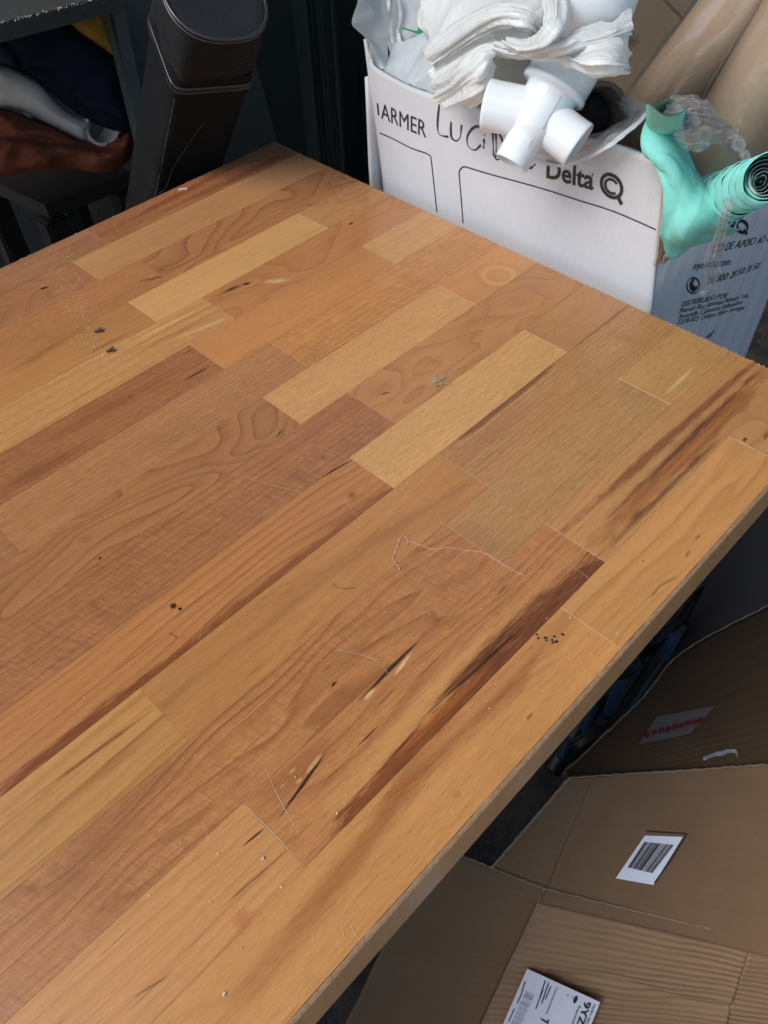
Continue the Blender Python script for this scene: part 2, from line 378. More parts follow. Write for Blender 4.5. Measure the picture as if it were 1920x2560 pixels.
# each row from left to right: (joint at its right end or None, colour, dark colour, grain, features, seed)
STAVES = {
 0: [(((225, 577), (262, 600)), (150, 106, 82), (112, 70, 50), dict(SWIRL, Swirl=.6), [], 1.0),
     (None, (150, 96, 66), (110, 62, 42), dict(STRAIGHT, Line=.4), [((250, 590), (640, 385), 5, (112, 60, 42), .75, .7), ((300, 600), (700, 380), 3, (176, 124, 88), .5, .9), ((420, 525), (740, 372), 6, (104, 58, 40), .65, .7)], 2.0)],
 1: [(((185, 656), (250, 702.5)), (158, 108, 78), (118, 74, 50), dict(SWIRL, Swirl=.5), [((98, 724), (122, 716), 1.9, (58, 28, 18), .95, .6)], 3.0),
     (None, (186, 140, 98), (150, 102, 66), PLAIN, [], 4.0)],
 2: [(((350, 657), (415, 695)), (172, 118, 78), (134, 84, 54), dict(STRAIGHT, Tick=.5), [((340, 705), (420, 688), 2, (110, 60, 38), .7, .8)], 5.0),
     (None, (170, 118, 80), (124, 78, 50), dict(SWIRL, Swirl=1.0, Contours=8, SwX=10, SwY=24), [((455, 610), (470, 606), 2.6, (120, 76, 48), .6, .6)], 6.3)],
 3: [(((320, 754), (390, 805)), (182, 130, 80), (140, 92, 52), dict(PLAIN, Line=.2), [((0, 942), (225, 812), 5, (138, 88, 48), .75, .9), ((190, 900), (340, 822), 2.2, (132, 84, 48), .7, .9)], 7.0),
     (((745, 534), (820, 570)), (214, 170, 114), (176, 128, 80), dict(PLAIN, Line=.06, Tick=.3), [((740, 600), (830, 556), 1.5, (190, 142, 92), .7, .8)], 8.0),
     (None, (190, 142, 98), (148, 100, 64), dict(SWIRL, Swirl=.7), [], 9.4)],
 4: [(((510, 745), (585, 800)), (198, 150, 98), (160, 112, 66), dict(STRAIGHT, LineF=110, Line=.45, Wave=.3), [((330, 880), (560, 782), 2.4, (158, 112, 66), .5, .9), ((300, 870), (520, 762), 2, (222, 178, 122), .6, .9), ((420, 855), (575, 792), 2, (226, 184, 128), .6, .9)], 10.0),
     (None, (186, 128, 84), (146, 92, 58), dict(SWIRL, Swirl=.7, Contours=7, SwX=9, SwY=20, Tick=.5), [((545, 738), (625, 704), 2.6, (92, 50, 28), .8, .8), ((606, 712), (626, 706), 2.2, (34, 16, 10), .95, .5), ((560, 730), (600, 713), 1.4, (50, 24, 14), .8, .6), ((870, 562), (884, 556), 1.4, (40, 22, 14), .9, .5), ((655, 705), (720, 700), 3, (232, 200, 160), .55, 1.0)], 11.8)],
 5: [(((500, 880), (565, 926)), (150, 98, 66), (108, 62, 40), CURLY, [((70, 1130), (480, 905), 6, (124, 70, 46), .6, 1.0), ((0, 1230), (200, 1120), 7, (112, 62, 40), .6, .9), ((455, 955), (520, 918), .9, (60, 28, 18), .9, .6), ((322, 993), (328, 988), 1.2, (84, 48, 30), .8, .8)], 12.0),
     (((910, 617), (995, 662)), (196, 136, 84), (158, 104, 60), dict(PLAIN, Line=.15, Tick=.6), [], 13.0),
     (None, (212, 164, 110), (176, 122, 74), dict(PLAIN, Curl=.5, Line=.35, LineF=120), [], 14.0)],
 6: [(((15, 1342), (50, 1377)), (150, 104, 74), (116, 74, 50), CURLY, [], 15.0),
     (((715, 882), (772, 919)), (172, 122, 84), (136, 90, 58), dict(STRAIGHT, Curl=.35, LineF=240, Tick=.4), [((745, 1000), (755, 994), 2.6, (214, 170, 122), .65, .9)], 16.0),
     (None, (200, 140, 84), (156, 100, 56), dict(CURLY, Curl=1.3, LineF=150, Wave=.8), [((780, 912), (900, 838), 1, (110, 62, 32), .8, .8)], 17.0)],
 7: [(((662, 992), (745, 1060)), (166, 114, 76), (122, 76, 48), dict(SWIRL, Swirl=1.0, Contours=10, SwX=9, SwY=22, Tick=.5), [((195, 1350), (232, 1345), 4, (126, 82, 54), .55, .6), ((246, 1400), (254, 1391), .9, (40, 20, 12), .95, .5), ((688, 1095), (706, 1075), .8, (50, 26, 16), .9, .6)], 18.6),
     (((1092, 714), (1190, 760)), (208, 160, 104), (176, 124, 78), dict(STRAIGHT, Line=.22, LineF=420, Tick=.2), [], 19.0),
     (None, (212, 150, 92), (176, 112, 64), dict(PLAIN, Line=.2), [((1205, 712), (1285, 668), 22, (186, 120, 66), .8, .35), ((1215, 706), (1278, 672), 17, (222, 168, 106), .9, .3), ((1222, 702), (1270, 676), 12, (184, 122, 70), .75, .35), ((1235, 694), (1262, 680), 7, (206, 148, 92), .8, .6), ((1280, 660), (1320, 655), 10, (206, 150, 96), .6, .8)], 20.0)],
 8: [(((875, 990), (982, 1050)), (158, 104, 70), (116, 68, 44), dict(CURLY, Curl=1.4), [((640, 1185), (870, 1020), 5, (132, 78, 52), .5, 1.0), ((905, 1002), (920, 995), .8, (40, 20, 12), .9, .5)], 21.0),
     (None, (186, 132, 86), (148, 96, 60), dict(SWIRL, Swirl=.8, Contours=8, SwX=13, SwY=26, Tick=.3), [((955, 985), (976, 980), .7, (40, 24, 16), .9, .5)], 22.7)],
 9: [(((878, 1143), (982, 1222)), (182, 122, 74), (134, 80, 44), dict(CATH), [((-60, 2030), (640, 1508), 6.5, (112, 56, 28), .95, .3), ((260, 1795), (1000, 1208), 6.5, (122, 68, 36), .9, .4), ((760, 1370), (975, 1228), 9, (140, 86, 50), .7, .9), ((745, 1420), (848, 1330), 1.4, (28, 16, 14), .95, .6), ((427, 1520), (440, 1510), 2.2, (26, 16, 12), .98, .4), ((447, 1525), (454, 1520), 1.3, (26, 16, 12), .98, .4), ((868, 1242), (892, 1236), 3.4, (110, 60, 34), .75, .9), ((760, 1218), (880, 1150), .9, (56, 30, 18), .85, .6)], 23.0),
     (((1307, 824), (1417, 880)), (212, 168, 108), (180, 132, 82), dict(STRAIGHT, Line=.16, LineF=210, Tick=.3), [], 24.0),
     (None, (184, 134, 88), (150, 100, 62), dict(SWIRL, Swirl=.5, Tick=.7), [], 25.0)],
 10: [(((357, 1727), (470, 1852)), (196, 146, 86), (146, 98, 52), dict(CATH, Line=.6, LineF=95, Wave=.35), [((60, 2010), (395, 1765), 1.2, (120, 78, 42), .8, .7), ((150, 2020), (410, 1815), 2.5, (156, 108, 60), .6, .9)], 26.0),
     (((1100, 1137), (1221, 1216)), (182, 128, 76), (142, 92, 52), dict(PLAIN, Line=.22, LineF=70, Tick=.5), [((700, 1500), (1180, 1200), 5, (152, 100, 62), .7, 1.0), ((560, 1640), (900, 1385), 4, (152, 102, 66), .5, 1.0)], 27.0),
     (None, (178, 134, 86), (142, 96, 60), dict(STRAIGHT, Line=.4, LineF=260, Tick=.3, Curl=.3), [((1106, 1133), (1420, 880), 3.4, (112, 66, 42), .9, .5), ((1400, 893), (1590, 748), 2.6, (136, 80, 48), .85, .6), ((1130, 1165), (1330, 1000), 7, (150, 98, 68), .55, 1.0), ((1515, 830), (1620, 866), 5, (160, 108, 70), .6, 1.0)], 28.0)],
 11: [(((1117, 1315), (1250, 1407)), (176, 120, 76), (132, 82, 48), dict(CURLY, Curl=1.2, Line=.65, LineF=95, Wave=1.5, Tick=.55), [((60, 2330), (460, 1880), 12, (128, 78, 50), .55, 1.0), ((828, 1718), (842, 1701), .9, (40, 20, 12), .95, .5), ((600, 2110), (660, 2070), .9, (60, 30, 18), .9, .5)], 29.0),
     (((1547, 945), (1680, 1015)), (174, 134, 86), (140, 98, 62), dict(STRAIGHT, Line=.25, LineF=200, Tick=.25), [((1260, 1390), (1130, 1310), 12, (146, 102, 74), .45, 1.0)], 30.0),
     (None, (186, 144, 90), (150, 106, 62), dict(STRAIGHT, Line=.16, LineF=140), [((1668, 980), (1735, 918), 1.6, (222, 188, 128), .7, .8)], 31.0)],
 12: [(((610, 2010), (760, 2167)), (202, 148, 94), (160, 104, 62), dict(CATH, LineF=150, Line=.4, Wave=.5, Tick=.7), [((600, 2120), (662, 2070), .7, (60, 34, 22), .9, .5), ((565, 2260), (700, 2140), .6, (100, 60, 38), .7, .7), ((340, 2490), (420, 2440), .7, (70, 40, 26), .5, .5), ((590, 2285), (625, 2310), 5, (176, 104, 62), .6, .6)], 32.0),
     (((1365, 1312), (1512, 1402)), (184, 126, 80), (136, 82, 48), dict(CURLY, Curl=.6, Line=.5, LineF=110, Wave=1.3, Tick=.9), [
        ((800, 2040), (1430, 1400), 9, (212, 158, 98), .8, .7), ((1010, 1850), (1400, 1430), 5, (160, 104, 62), .6, .9), ((760, 2140), (1010, 1880), 6, (206, 152, 94), .7, .8),
        ((1060, 1864), (1560, 1354), 17, (112, 64, 38), .88, .3), ((748, 2180), (1300, 1622), 9, (112, 56, 28), .93, .25), ((1180, 1742), (1540, 1375), 11, (98, 52, 30), .85, .3), ((1050, 1800), (1330, 1545), 1.1, (60, 30, 18), .9, .6), ((980, 1900), (1200, 1690), 3, (156, 86, 42), .7, .5), ((1085, 1760), (1290, 1560), 2.4, (84, 44, 26), .8, .5),
        ((905, 1745), (1055, 1592), 1.2, (58, 38, 28), .95, .5), ((985, 1690), (1030, 1630), 1.1, (224, 186, 140), .9, .5), ((912, 1750), (936, 1722), 1.2, (216, 180, 130), .9, .5),
        ((620, 2020), (840, 1840), 8, (140, 86, 54), .7, .9), ((706, 2032), (812, 1886), .8, (50, 28, 20), .95, .5), ((768, 1930), (800, 1890), 1.0, (206, 160, 104), .85, .5), ((740, 1958), (756, 1945), .9, (206, 160, 104), .85, .5), ((722, 1935), (740, 1918), .9, (206, 160, 104), .7, .5), ((700, 1970), (712, 1958), .7, (196, 150, 98), .7, .5),
        ((890, 1870), (945, 1815), .6, (70, 40, 26), .9, .5), ((975, 1900), (1060, 1800), 1.0, (90, 52, 32), .8, .6), ((1240, 1490), (1270, 1460), .8, (50, 28, 18), .5, .5)], 33.0),
     (None, (190, 142, 90), (150, 100, 58), dict(PLAIN, Line=.3, LineF=200), [((1404, 1332), (1925, 872), 3.6, (122, 68, 42), .9, .55), ((1470, 1370), (1945, 900), 9, (136, 80, 48), .9, .5), ((1465, 1350), (1925, 900), 2.2, (92, 48, 34), .85, .6), ((1490, 1395), (1830, 1068), 2.4, (100, 54, 38), .8, .7), ((1480, 1380), (1900, 950), 1.6, (176, 114, 62), .7, .7)], 34.0)],
 13: [(((1405, 1520), (1555, 1627)), (206, 152, 92), (164, 106, 62), dict(PLAIN, Line=.2, LineF=70, Tick=.35), [((560, 2560), (1130, 1830), 7, (150, 90, 52), .75, 1.0), ((980, 1990), (1440, 1540), 9, (140, 84, 52), .8, .9), ((900, 2060), (1120, 1850), 3.4, (146, 78, 40), .75, .7), ((1000, 1960), (1400, 1560), 3, (202, 146, 92), .6, .8), ((1140, 1988), (1146, 1984), 2.6, (178, 112, 66), .6, .4), ((1315, 1800), (1332, 1782), .9, (80, 44, 26), .5, .5)], 35.0),
      (((1825, 1092), (1914, 1138)), (206, 154, 96), (166, 110, 62), dict(CATH, Line=.45, LineF=60, Wave=.6, Tick=.35, Fibre=.3), [((1644, 1468), (1690, 1442), .9, (110, 64, 36), .5, .5), ((1628, 1492), (1648, 1466), .8, (110, 64, 36), .5, .5), ((1715, 1392), (1723, 1376), .8, (80, 44, 26), .5, .5), ((1738, 1350), (1752, 1336), .8, (90, 50, 30), .5, .5), ((1606, 1404), (1610, 1400), .8, (70, 38, 22), .5, .5)], 36.0),
      (None, (196, 146, 100), (150, 100, 66), dict(SWIRL, Swirl=.7), [((1858, 1104), (1866, 1094), 1.4, (80, 46, 32), .9, .5), ((1910, 1100), (1920, 1080), 1.4, (110, 60, 44), .8, .7)], 37.0)],
}
GAP = 0.00003
def stave_mesh(x0, x1, y0, y1, dz):
    b = .00012
    z1 = TZ + dz; z0 = TZ - TH
    def ring(i, z): return [(x0 + i, y1 + i, z), (x1 - i, y1 + i, z), (x1 - i, y0 - i, z), (x0 + i, y0 - i, z)]
    V = ring(0, z0) + ring(0, z1 - b) + ring(b, z1)
    F = [(3, 2, 1, 0), (8, 9, 10, 11)] + [(a + i, a + (i + 1) % 4, a + 4 + (i + 1) % 4, a + 4 + i) for a in (0, 4) for i in range(4)]
    return pydata(V, F)
for r, lst in STAVES.items():
    x = LEFT_END
    for k, (j, base, dark, grain, feats, seed) in enumerate(lst):
        xr = -0.002 if j is None else jx(*j)
        yb = ROW[r + 1] + (0.0012 if r == 13 else 0)
        m = wood("stave_wood", base, dark, feats, off=seed, **grain)
        obj("stave", stave_mesh(x + GAP, xr - GAP, ROW[r] - GAP, yb + GAP, rng.uniform(-.00005, .00004)), m, table)
        x = xr
# front edge: a veneered band with a worn dark arris
m_band = wood("edge_veneer", (255, 190, 130), (226, 152, 100), (), off=60, Line=.12, LineF=60, Fibre=.35, Pore=.25, Tick=.05)
obj("edge_band", box_bm(LEFT_END, -0.002, -.6362, -.6339, TZ - TH - .0005, TZ - .0009, .0004, 1), m_band, table)
m_worn = simple("worn_edge_glue", (.26, .155, .085, 1), .8, .6, 400)
V = []; F = []
nseg = 700
for i in range(nseg + 1):
    xx = LEFT_END + (-.003 - LEFT_END) * i / nseg; wv = .00045 + .00035 * mnoise.noise(Vector((xx * 60, 0, 0))) + .0002 * mnoise.noise(Vector((xx * 260, 3, 0)))
    V += [(xx, -.6363, TZ - .0013), (xx, -.6363, TZ - .0009), (xx, -.6351, TZ - .0001), (xx, -.6345 + max(wv, .0001), TZ + .00018)]
    if i:
        a = 4 * (i - 1)
        for k in range(3): F.append((a + k, a + 4 + k, a + 5 + k, a + 1 + k))
tag(obj("worn_arris", pydata(V, F), m_worn, table), kind='stuff')
# sawn right end: pale torn fibres
m_fuzz = simple("torn_fibre", (.42, .36, .29, 1), .9, .3, 300)
V = []; F = []
for i in range(900):
    y = -rng.random() * .634; a = len(V); s = rng.uniform(.0003, .0009); xx = -.002 + rng.uniform(-.0012, .0004); h = rng.uniform(0, .0006)
    V += [(xx, y, TZ - .001), (xx + s * .3, y + s, TZ - .0004), (xx + s, y + rng.uniform(-s, s), TZ + h), (xx - s * .6, y - s * .4, TZ + .00025)]
    F += [(a, a + 1, a + 2), (a, a + 2, a + 3), (a + 1, a + 3, a + 2), (a, a + 3, a + 1)]
for i in range(160):     # and along the far edge
    xx = -.9 * rng.random() ** .6 - .002; a = len(V); s = rng.uniform(.0004, .0012); h = rng.uniform(0, .0006); y = rng.uniform(-.0008, .0003)
    if at_dense := (-.36 < xx < -.24): s *= 1.5
    V += [(xx, y, TZ - .001), (xx + s, y + s * .3, TZ - .0004), (xx + rng.uniform(-s, s), y + s * .6, TZ + h), (xx - s * .4, y - s * .6, TZ + .00025)]
    F += [(a, a + 1, a + 2), (a, a + 2, a + 3), (a + 1, a + 3, a + 2), (a, a + 3, a + 1)]
tag(obj("torn_fibres", pydata(V, F), m_fuzz, table), kind='stuff')
# scratches and ink on the varnish
m_scr = simple("scratch_pale", (.56, .41, .27, 1), .7, .2, 200)
def ribbon(pts, wdt, z=TZ + .00025, taper=True):
    P = catmull(pts, max(12, 6 * len(pts))); V = []; F = []
    n = len(P)
    for i, p in enumerate(P):
        d = (P[min(i + 1, n - 1)] - P[max(i - 1, 0)]).normalized(); s = Vector((-d.y, d.x, 0))
        ww = wdt * (math.sin(math.pi * (i + .3) / n) ** .5 if taper else 1) * rng.uniform(.6, 1.2)
        V += [Vector((p.x, p.y, z)) + s * ww / 2, Vector((p.x, p.y, z)) - s * ww / 2]
    for i in range(n - 1): F.append((2 * i, 2 * i + 1, 2 * i + 3, 2 * i + 2))
    return V, F
SCR = [([(530, 1170), (620, 1195), (700, 1218), (760, 1232)], .00035), ([(660, 1915), (700, 2000), (750, 2090)], .0006), ([(1375, 1375), (1450, 1430), (1530, 1490)], .00035),
       ([(1440, 1275), (1360, 1225), (1295, 1175)][::-1], .0), ([(1075, 1240), (1100, 1300), (1122, 1345)], .00035), ([(1215, 1272), (1270, 1250), (1300, 1235), (1390, 1175)], .0004),
       ([(1405, 1518), (1470, 1565), (1528, 1605)], .0005), ([(1830, 1094), (1870, 1115), (1912, 1138)], .0004), ([(505, 2045), (520, 2090), (540, 2130)], .0003), ([(850, 2290), (862, 2350), (905, 2360)][:2], .0005), ([(870, 2295), (885, 2330), (902, 2352)], .0005), ([(780, 2330), (788, 2370)], .0006),
       ([(612, 2012), (690, 2090), (757, 2165)], .0007), ([(1612, 2100), (1660, 2140)][:1] + [(1640, 2120)], .0), ([(862, 1250), (900, 1302)], .0003), ([(498, 1600), (505, 1560)], .0003), ([(1590, 1505), (1602, 1530)], .0004), ([(1596, 1500), (1608, 1524)], .0004), ([(1602, 1496), (1614, 1518)], .0004), ([(1180, 1950), (1196, 1978)], .0004), ([(1188, 1944), (1204, 1972)], .0004), ([(1197, 1940), (1212, 1966)], .0004), ([(1172, 1956), (1186, 1982)], .0004), ([(1560, 1240), (1480, 1290)], .0)]
tag(obj("scratches", join_geo([ribbon([top(*p) for p in pts], wd * .42) for pts, wd in SCR if wd]), m_scr, table), kind='stuff')
m_ink = simple("ink", (.012, .014, .016, 1), .5, .3, 500)
def disc(c, r, z, n=9):
    ph = rng.random() * 6; V = [Vector((c.x + r * rng.uniform(.8, 1.15) * math.cos(ph + i * 2 * math.pi / n), c.y + r * rng.uniform(.8, 1.15) * math.sin(ph + i * 2 * math.pi / n), z)) for i in range(n)]
    return V, [tuple(range(n))]
for q in [(683, 774), (691, 792), (723, 790), (730, 790), (731, 803), (760, 801), (762, 814), (771, 783), (776, 811), (785, 808), (810, 771), (815, 775), (659, 840)]:
    p = top(1000 + q[0] / 2, 1200 + q[1] / 2); obj("ink_spot", pydata(*disc(p, .00075 if q[0] != 659 else .0004, TZ + .0003)), m_ink, table)

# ------------------------------------------------------------------ sawdust and litter on the top
m_dust = simple("sawdust", (.60, .42, .25, 1), .8, .4, 900)
def chips(pts, smin, smax, z=TZ):
    V = []; F = []
    for (x, y) in pts:
        a = len(V); s = rng.uniform(smin, smax); q = Vector((rng.uniform(-1, 1), rng.uniform(-1, 1), rng.uniform(.2, 1))).normalized()
        rot = Vector((0, 0, 1)).rotation_difference(q).to_matrix() @ Matrix.Rotation(rng.random() * 6, 3, 'Z')
        c = Vector((x, y, z + s * .35)); l, wd, h = s * rng.uniform(.7, 1.6), s * rng.uniform(.5, 1), s * rng.uniform(.3, .7)
        V += [c + rot @ Vector((sx * l / 2, sy * wd / 2, sz * h / 2)) for sz in (-1, 1) for sx, sy in ((-1, -1), (1, -1), (1, 1), (-1, 1))]
        F += [tuple(a + k for k in f) for f in ((3, 2, 1, 0), (4, 5, 6, 7), (0, 1, 5, 4), (1, 2, 6, 5), (2, 3, 7, 6), (3, 0, 4, 7))]
    return V, F
P = []
def inside(x, y): return -.95 < x < -.006 and -.63 < y < -.004
# a trail from the far edge towards the two insects
for i in range(750):
    t_ = rng.random(); cx = 135 + 115 * t_; cy = 640 + 270 * t_
    p = top(cx + rng.gauss(0, 26 - 6 * t_), cy + rng.gauss(0, 22))
    if inside(p.x, p.y): P.append((p.x, p.y))
for i in range(500):
    p = Vector((-.42 * rng.random(), -abs(rng.gauss(0, .045)) - .003, 0)); P.append((p.x, p.y)) if inside(p.x, p.y) else None
for i in range(420):
    p = Vector((-.7 * rng.random(), -.634 * rng.random(), 0)); P.append((p.x, p.y)) if inside(p.x, p.y) else None
g1 = chips(P, .0002, .00055)
P2 = []
for i in range(150):
    p = top(rng.uniform(300, 1500), rng.uniform(1500, 2540))
    if inside(p.x, p.y): P2.append((p.x, p.y))
g2 = chips(P2, .00022, .0007)
tag(obj("sawdust", join_geo([g1, g2]), m_dust), "fine pale sawdust grains scattered over the worktop", "sawdust", kind='stuff')
m_crumb = simple("wood_crumb", (.62, .50, .36, 1), .8, .2, 900)
for q, s, lab in [((843, 2033), .0013, "pale wood crumb near the long diagonal scratch and dark streak, lower centre of worktop"), ((657, 2147), .0012, "pale wood crumb left of the square stave joint at the bottom"), ((545, 2134), .0010, "pale wood crumb furthest left among the crumbs low on the worktop"),
             ((703, 2218), .0010, "pale wood crumb below the square stave joint, right of the orange patch"), ((1162, 2486 - 0), .0, ""), ((561, 2486), .0012, "pale wood crumb lowest on the worktop near the bottom edge of the photo"), ((1426, 1545), .0010, "pale wood crumb just above the cluster of black ink dots")]:
    if not s: continue
    p = top(*q); o = obj("wood_crumb", pydata(*chips([(p.x, p.y)], s, s)), m_crumb); tag(o, lab, "crumb", "pale wood crumbs on the worktop")
# grey sliver at the far edge
p = top(458, 474); V, F = chips([(p.x, p.y)], .001, .001)
bm = box_bm(-.0046, .0046, -.0016, .0016, 0, .0012, .0003, 1); bm.transform(Matrix.Translation((p.x, p.y, TZ)) @ Matrix.Rotation(R(-35), 4, 'Z'))
tag(obj("wood_sliver", bm, simple("grey_sliver", (.42, .37, .30, 1), .8, .4, 500)), "small grey wood sliver lying at the far edge by the black case", "sliver")
# insects
m_ins = simple("insect_shell", (.035, .024, .014, 1), .45, .5, 700); m_wing = simple("insect_wing", (.12, .085, .05, 1), .35, .4, 500)
def ellipsoid(c, rx, ry, rz, ang, nu=14, nv=9):
    V = []; F = []; M = Matrix.Rotation(ang, 3, 'Z')
    for j in range(nv + 1):
        th = math.pi * j / nv
        for i in range(nu):
            ph = 2 * math.pi * i / nu; V.append(Vector(c) + M @ Vector((rx * math.cos(th), ry * math.sin(th) * math.cos(ph), rz * math.sin(th) * math.sin(ph))))
    for j in range(nv):
        for i in range(nu): F.append((j * nu + i, j * nu + (i + 1) % nu, (j + 1) * nu + (i + 1) % nu, (j + 1) * nu + i))
    return V, F
for q, ang, lab in [((249, 829), R(-25), "dead dark insect further from the viewer of the two, near the palest stave"), ((279, 878), R(-20), "dead dark insect with a raised wing, nearer of the two insects")]:
    p = top(*q); e = empty("dead_insect", (p.x, p.y, TZ), lab, "insect", "dead insects on the worktop")
    d = Matrix.Rotation(ang, 3, 'Z')
    obj("abdomen", pydata(*ellipsoid(p + Vector((0, 0, .0012)), .0029, .0012, .0011, ang)), m_ins, e, True)
    obj("head", pydata(*ellipsoid(p + d @ Vector((-.0034, 0, 0)) + Vector((0, 0, .0011)), .0009, .0009, .0008, ang)), m_ins, e, True)
    for s in (-1, 1):
        a, b_, c = (p + d @ Vector(v) for v in ((-.0015, s * .0003, .0019), (.0022, s * .0018, .0017 + (.0015 if s > 0 else 0)), (.0033, s * .0006, .0018)))
        obj("wing", pydata([a, b_, c, a + Vector((0, 0, .0002)), b_ + Vector((0, 0, .0002)), c + Vector((0, 0, .0002))], [(0, 1, 2), (5, 4, 3), (0, 3, 4, 1), (1, 4, 5, 2), (2, 5, 3, 0)]), m_wing, e)
        for k in range(3):
            s0 = p + d @ Vector((-.0015 + k * .0013, s * .0010, .0010)); obj("leg", pydata(*tube_pts([s0, s0 + d @ Vector((-.0006 + k * .0007, s * .0012, .0008)), s0 + d @ Vector((-.001 + k * .0012, s * .0026, -.0009))], .00016, 5)), m_ins, e)
# dry straw tuft
p = top(1092, 960); V = []; F = []; G = []
for i in range(46):
    a = rng.gauss(R(20), 1.0); L = rng.uniform(.003, .010); o0 = p + Vector((rng.gauss(0, .0022), rng.gauss(0, .0014), .0004))
    e1 = o0 + Vector((math.cos(a) * L, math.sin(a) * L, rng.uniform(0, .004))); G.append(tube_pts([o0, o0.lerp(e1, .5) + Vector((0, 0, .0009)), e1], .00014, 4))
tag(obj("straw_tuft", join_geo(G), simple("dry_straw", (.40, .30, .17, 1), .8, .4, 600)), "small dry tuft of straw and fluff beside the long pale stave", "tuft")
# lint thread and hairs
m_lint = simple("pink_lint", (.58, .40, .32, 1), .9, .2, 600); m_hairw = simple("pale_hair", (.55, .46, .38, 1), .5, .2, 600); m_haird = simple("dark_hair", (.10, .06, .04, 1), .5, .2, 600)
def strand(pxs, r, lift=.0006, jit=.0008, n=60):
    P = catmull([top(*q) for q in pxs], n); return [q + Vector((rng.gauss(0, jit * .3), rng.gauss(0, jit * .3), r + abs(rng.gauss(0, lift)))) for q in P]
G = []
main = [(1002, 1345), (1014, 1344), (1020, 1355), (1016, 1362), (1028, 1356), (1060, 1368), (1085, 1374), (1120, 1370), (1160, 1375), (1200, 1382), (1230, 1395), (1270, 1420), (1312, 1440)]
for k in range(2): G.append(tube_pts(strand([(a + rng.uniform(-2, 2), b + rng.uniform(-2, 2)) for a, b in main], .00015), .00009, 4))
G.append(tube_pts(strand([(1002, 1345), (990, 1375), (983, 1400), (992, 1412), (1000, 1425)], .0002), .00018, 4))
tag(obj("lint_thread", join_geo(G), m_lint), "pinkish lint thread curling over a stave joint, mid worktop", "thread")
tag(obj("hair", pydata(*tube_pts(strand([(842, 1624), (880, 1632), (925, 1645), (955, 1665), (970, 1685)], .0002, .0003, .0002), .00007, 4)), m_hairw), "pale curved hair just above the long dark crack", "hair")
tag(obj("hair", pydata(*tube_pts(strand([(832, 1460), (845, 1470), (868, 1472), (885, 1470)], .0002, .0002, .0001), .00018, 4)), m_haird), "short dark curved hair on the tan stave in the middle", "hair")
tag(obj("hair", pydata(*tube_pts(strand([(425, 1582), (430, 1588), (438, 1590), (440, 1596)], .0002, .0002, .0001), .00016, 4)), m_haird), "tiny dark hair beside the red-brown streak on the left", "hair")
# ================================================================== WHITE CARDBOARD BOX
def card_mat(name, base, flute=0.0, flu=150, axis=1, rough=.8, var=.06, bump=.00025, dirt=(.30, .24, .18, 1), dirta=.25, foot=0.0):
    """printed / kraft corrugated board: fluting in the paper's own uv, fibres, handling marks"""
    m, t, b = newmat(name)
    uv = t.n('ShaderNodeUVMap', uv_map="uv").outputs[0]; tc = t.n('ShaderNodeTexCoord').outputs['Object']
    u, v, _ = t.sep(uv)
    s = v if axis == 1 else u
    o = u if axis == 1 else v
    w1 = t.noise(t.comb(t.m('MULTIPLY', s, 9), t.m('MULTIPLY', o, 5), 0), 1, 3, .6)
    wave = t.m('SINE', t.m('ADD', t.m('MULTIPLY', s, flu * 6.283), t.m('MULTIPLY', w1, 3.0)))
    n1 = t.noise(tc, 22, 4, .6); n2 = t.noise(tc, 260, 3, .65); n3 = t.noise(tc, 6, 3, .6)
    c = t.vm('SCALE', base[:3], t.m('ADD', 1.0, t.m('ADD', t.m('MULTIPLY', t.m('SUBTRACT', n1, .5), var * 2), t.m('MULTIPLY', t.m('SUBTRACT', n2, .5), var * 1.5))))
    c = t.mix(t.m('MULTIPLY', t.ss(n3, .52, .75), dirta), c, dirt)
    sp = t.noise(tc, 420, 1, .5); c = t.mix(t.m('MULTIPLY', t.ss(sp, .73, .78), .45), c, dirt)
    t.put(b.inputs['Base Color'], c); b.inputs['Roughness'].default_value = rough; b.inputs['Specular IOR Level'].default_value = .3
    h = t.m('ADD', t.m('MULTIPLY', t.m('MULTIPLY', wave, t.ss(w1, .3, .65, .25, 1.0)), flute), t.m('ADD', t.m('MULTIPLY', n2, .25), t.m('MULTIPLY', n1, .8)))
    bp = t.n('ShaderNodeBump'); bp.inputs['Distance'].default_value = bump; t.put(bp.inputs['Height'], h); t.t.links.new(bp.outputs[0], b.inputs['Normal'])
    return m
m_white = card_mat("white_board", (.53, .535, .55, 1), .35, 140, 0, .75, .05, .0002, (.50, .46, .41, 1), .22)
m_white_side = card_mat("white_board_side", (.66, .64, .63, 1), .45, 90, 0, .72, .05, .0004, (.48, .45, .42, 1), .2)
m_kraft = card_mat("kraft_board", (.34, .22, .125, 1), 1.0, 130, 1, .8, .08, .0005, (.22, .14, .08, 1), .3)
m_torn = simple("torn_board", (.40, .27, .17, 1), .9, .3, 200, .0008, 400)
m_print = simple("black_print", (.02, .018, .018, 1), .6, .2, 300)
BX = 0.020; BY0 = -.458
wbox = empty("cardboard_box", (.18, -.3, 0), "open white printed cardboard box packed with bags and pipes beside the worktop", "box")
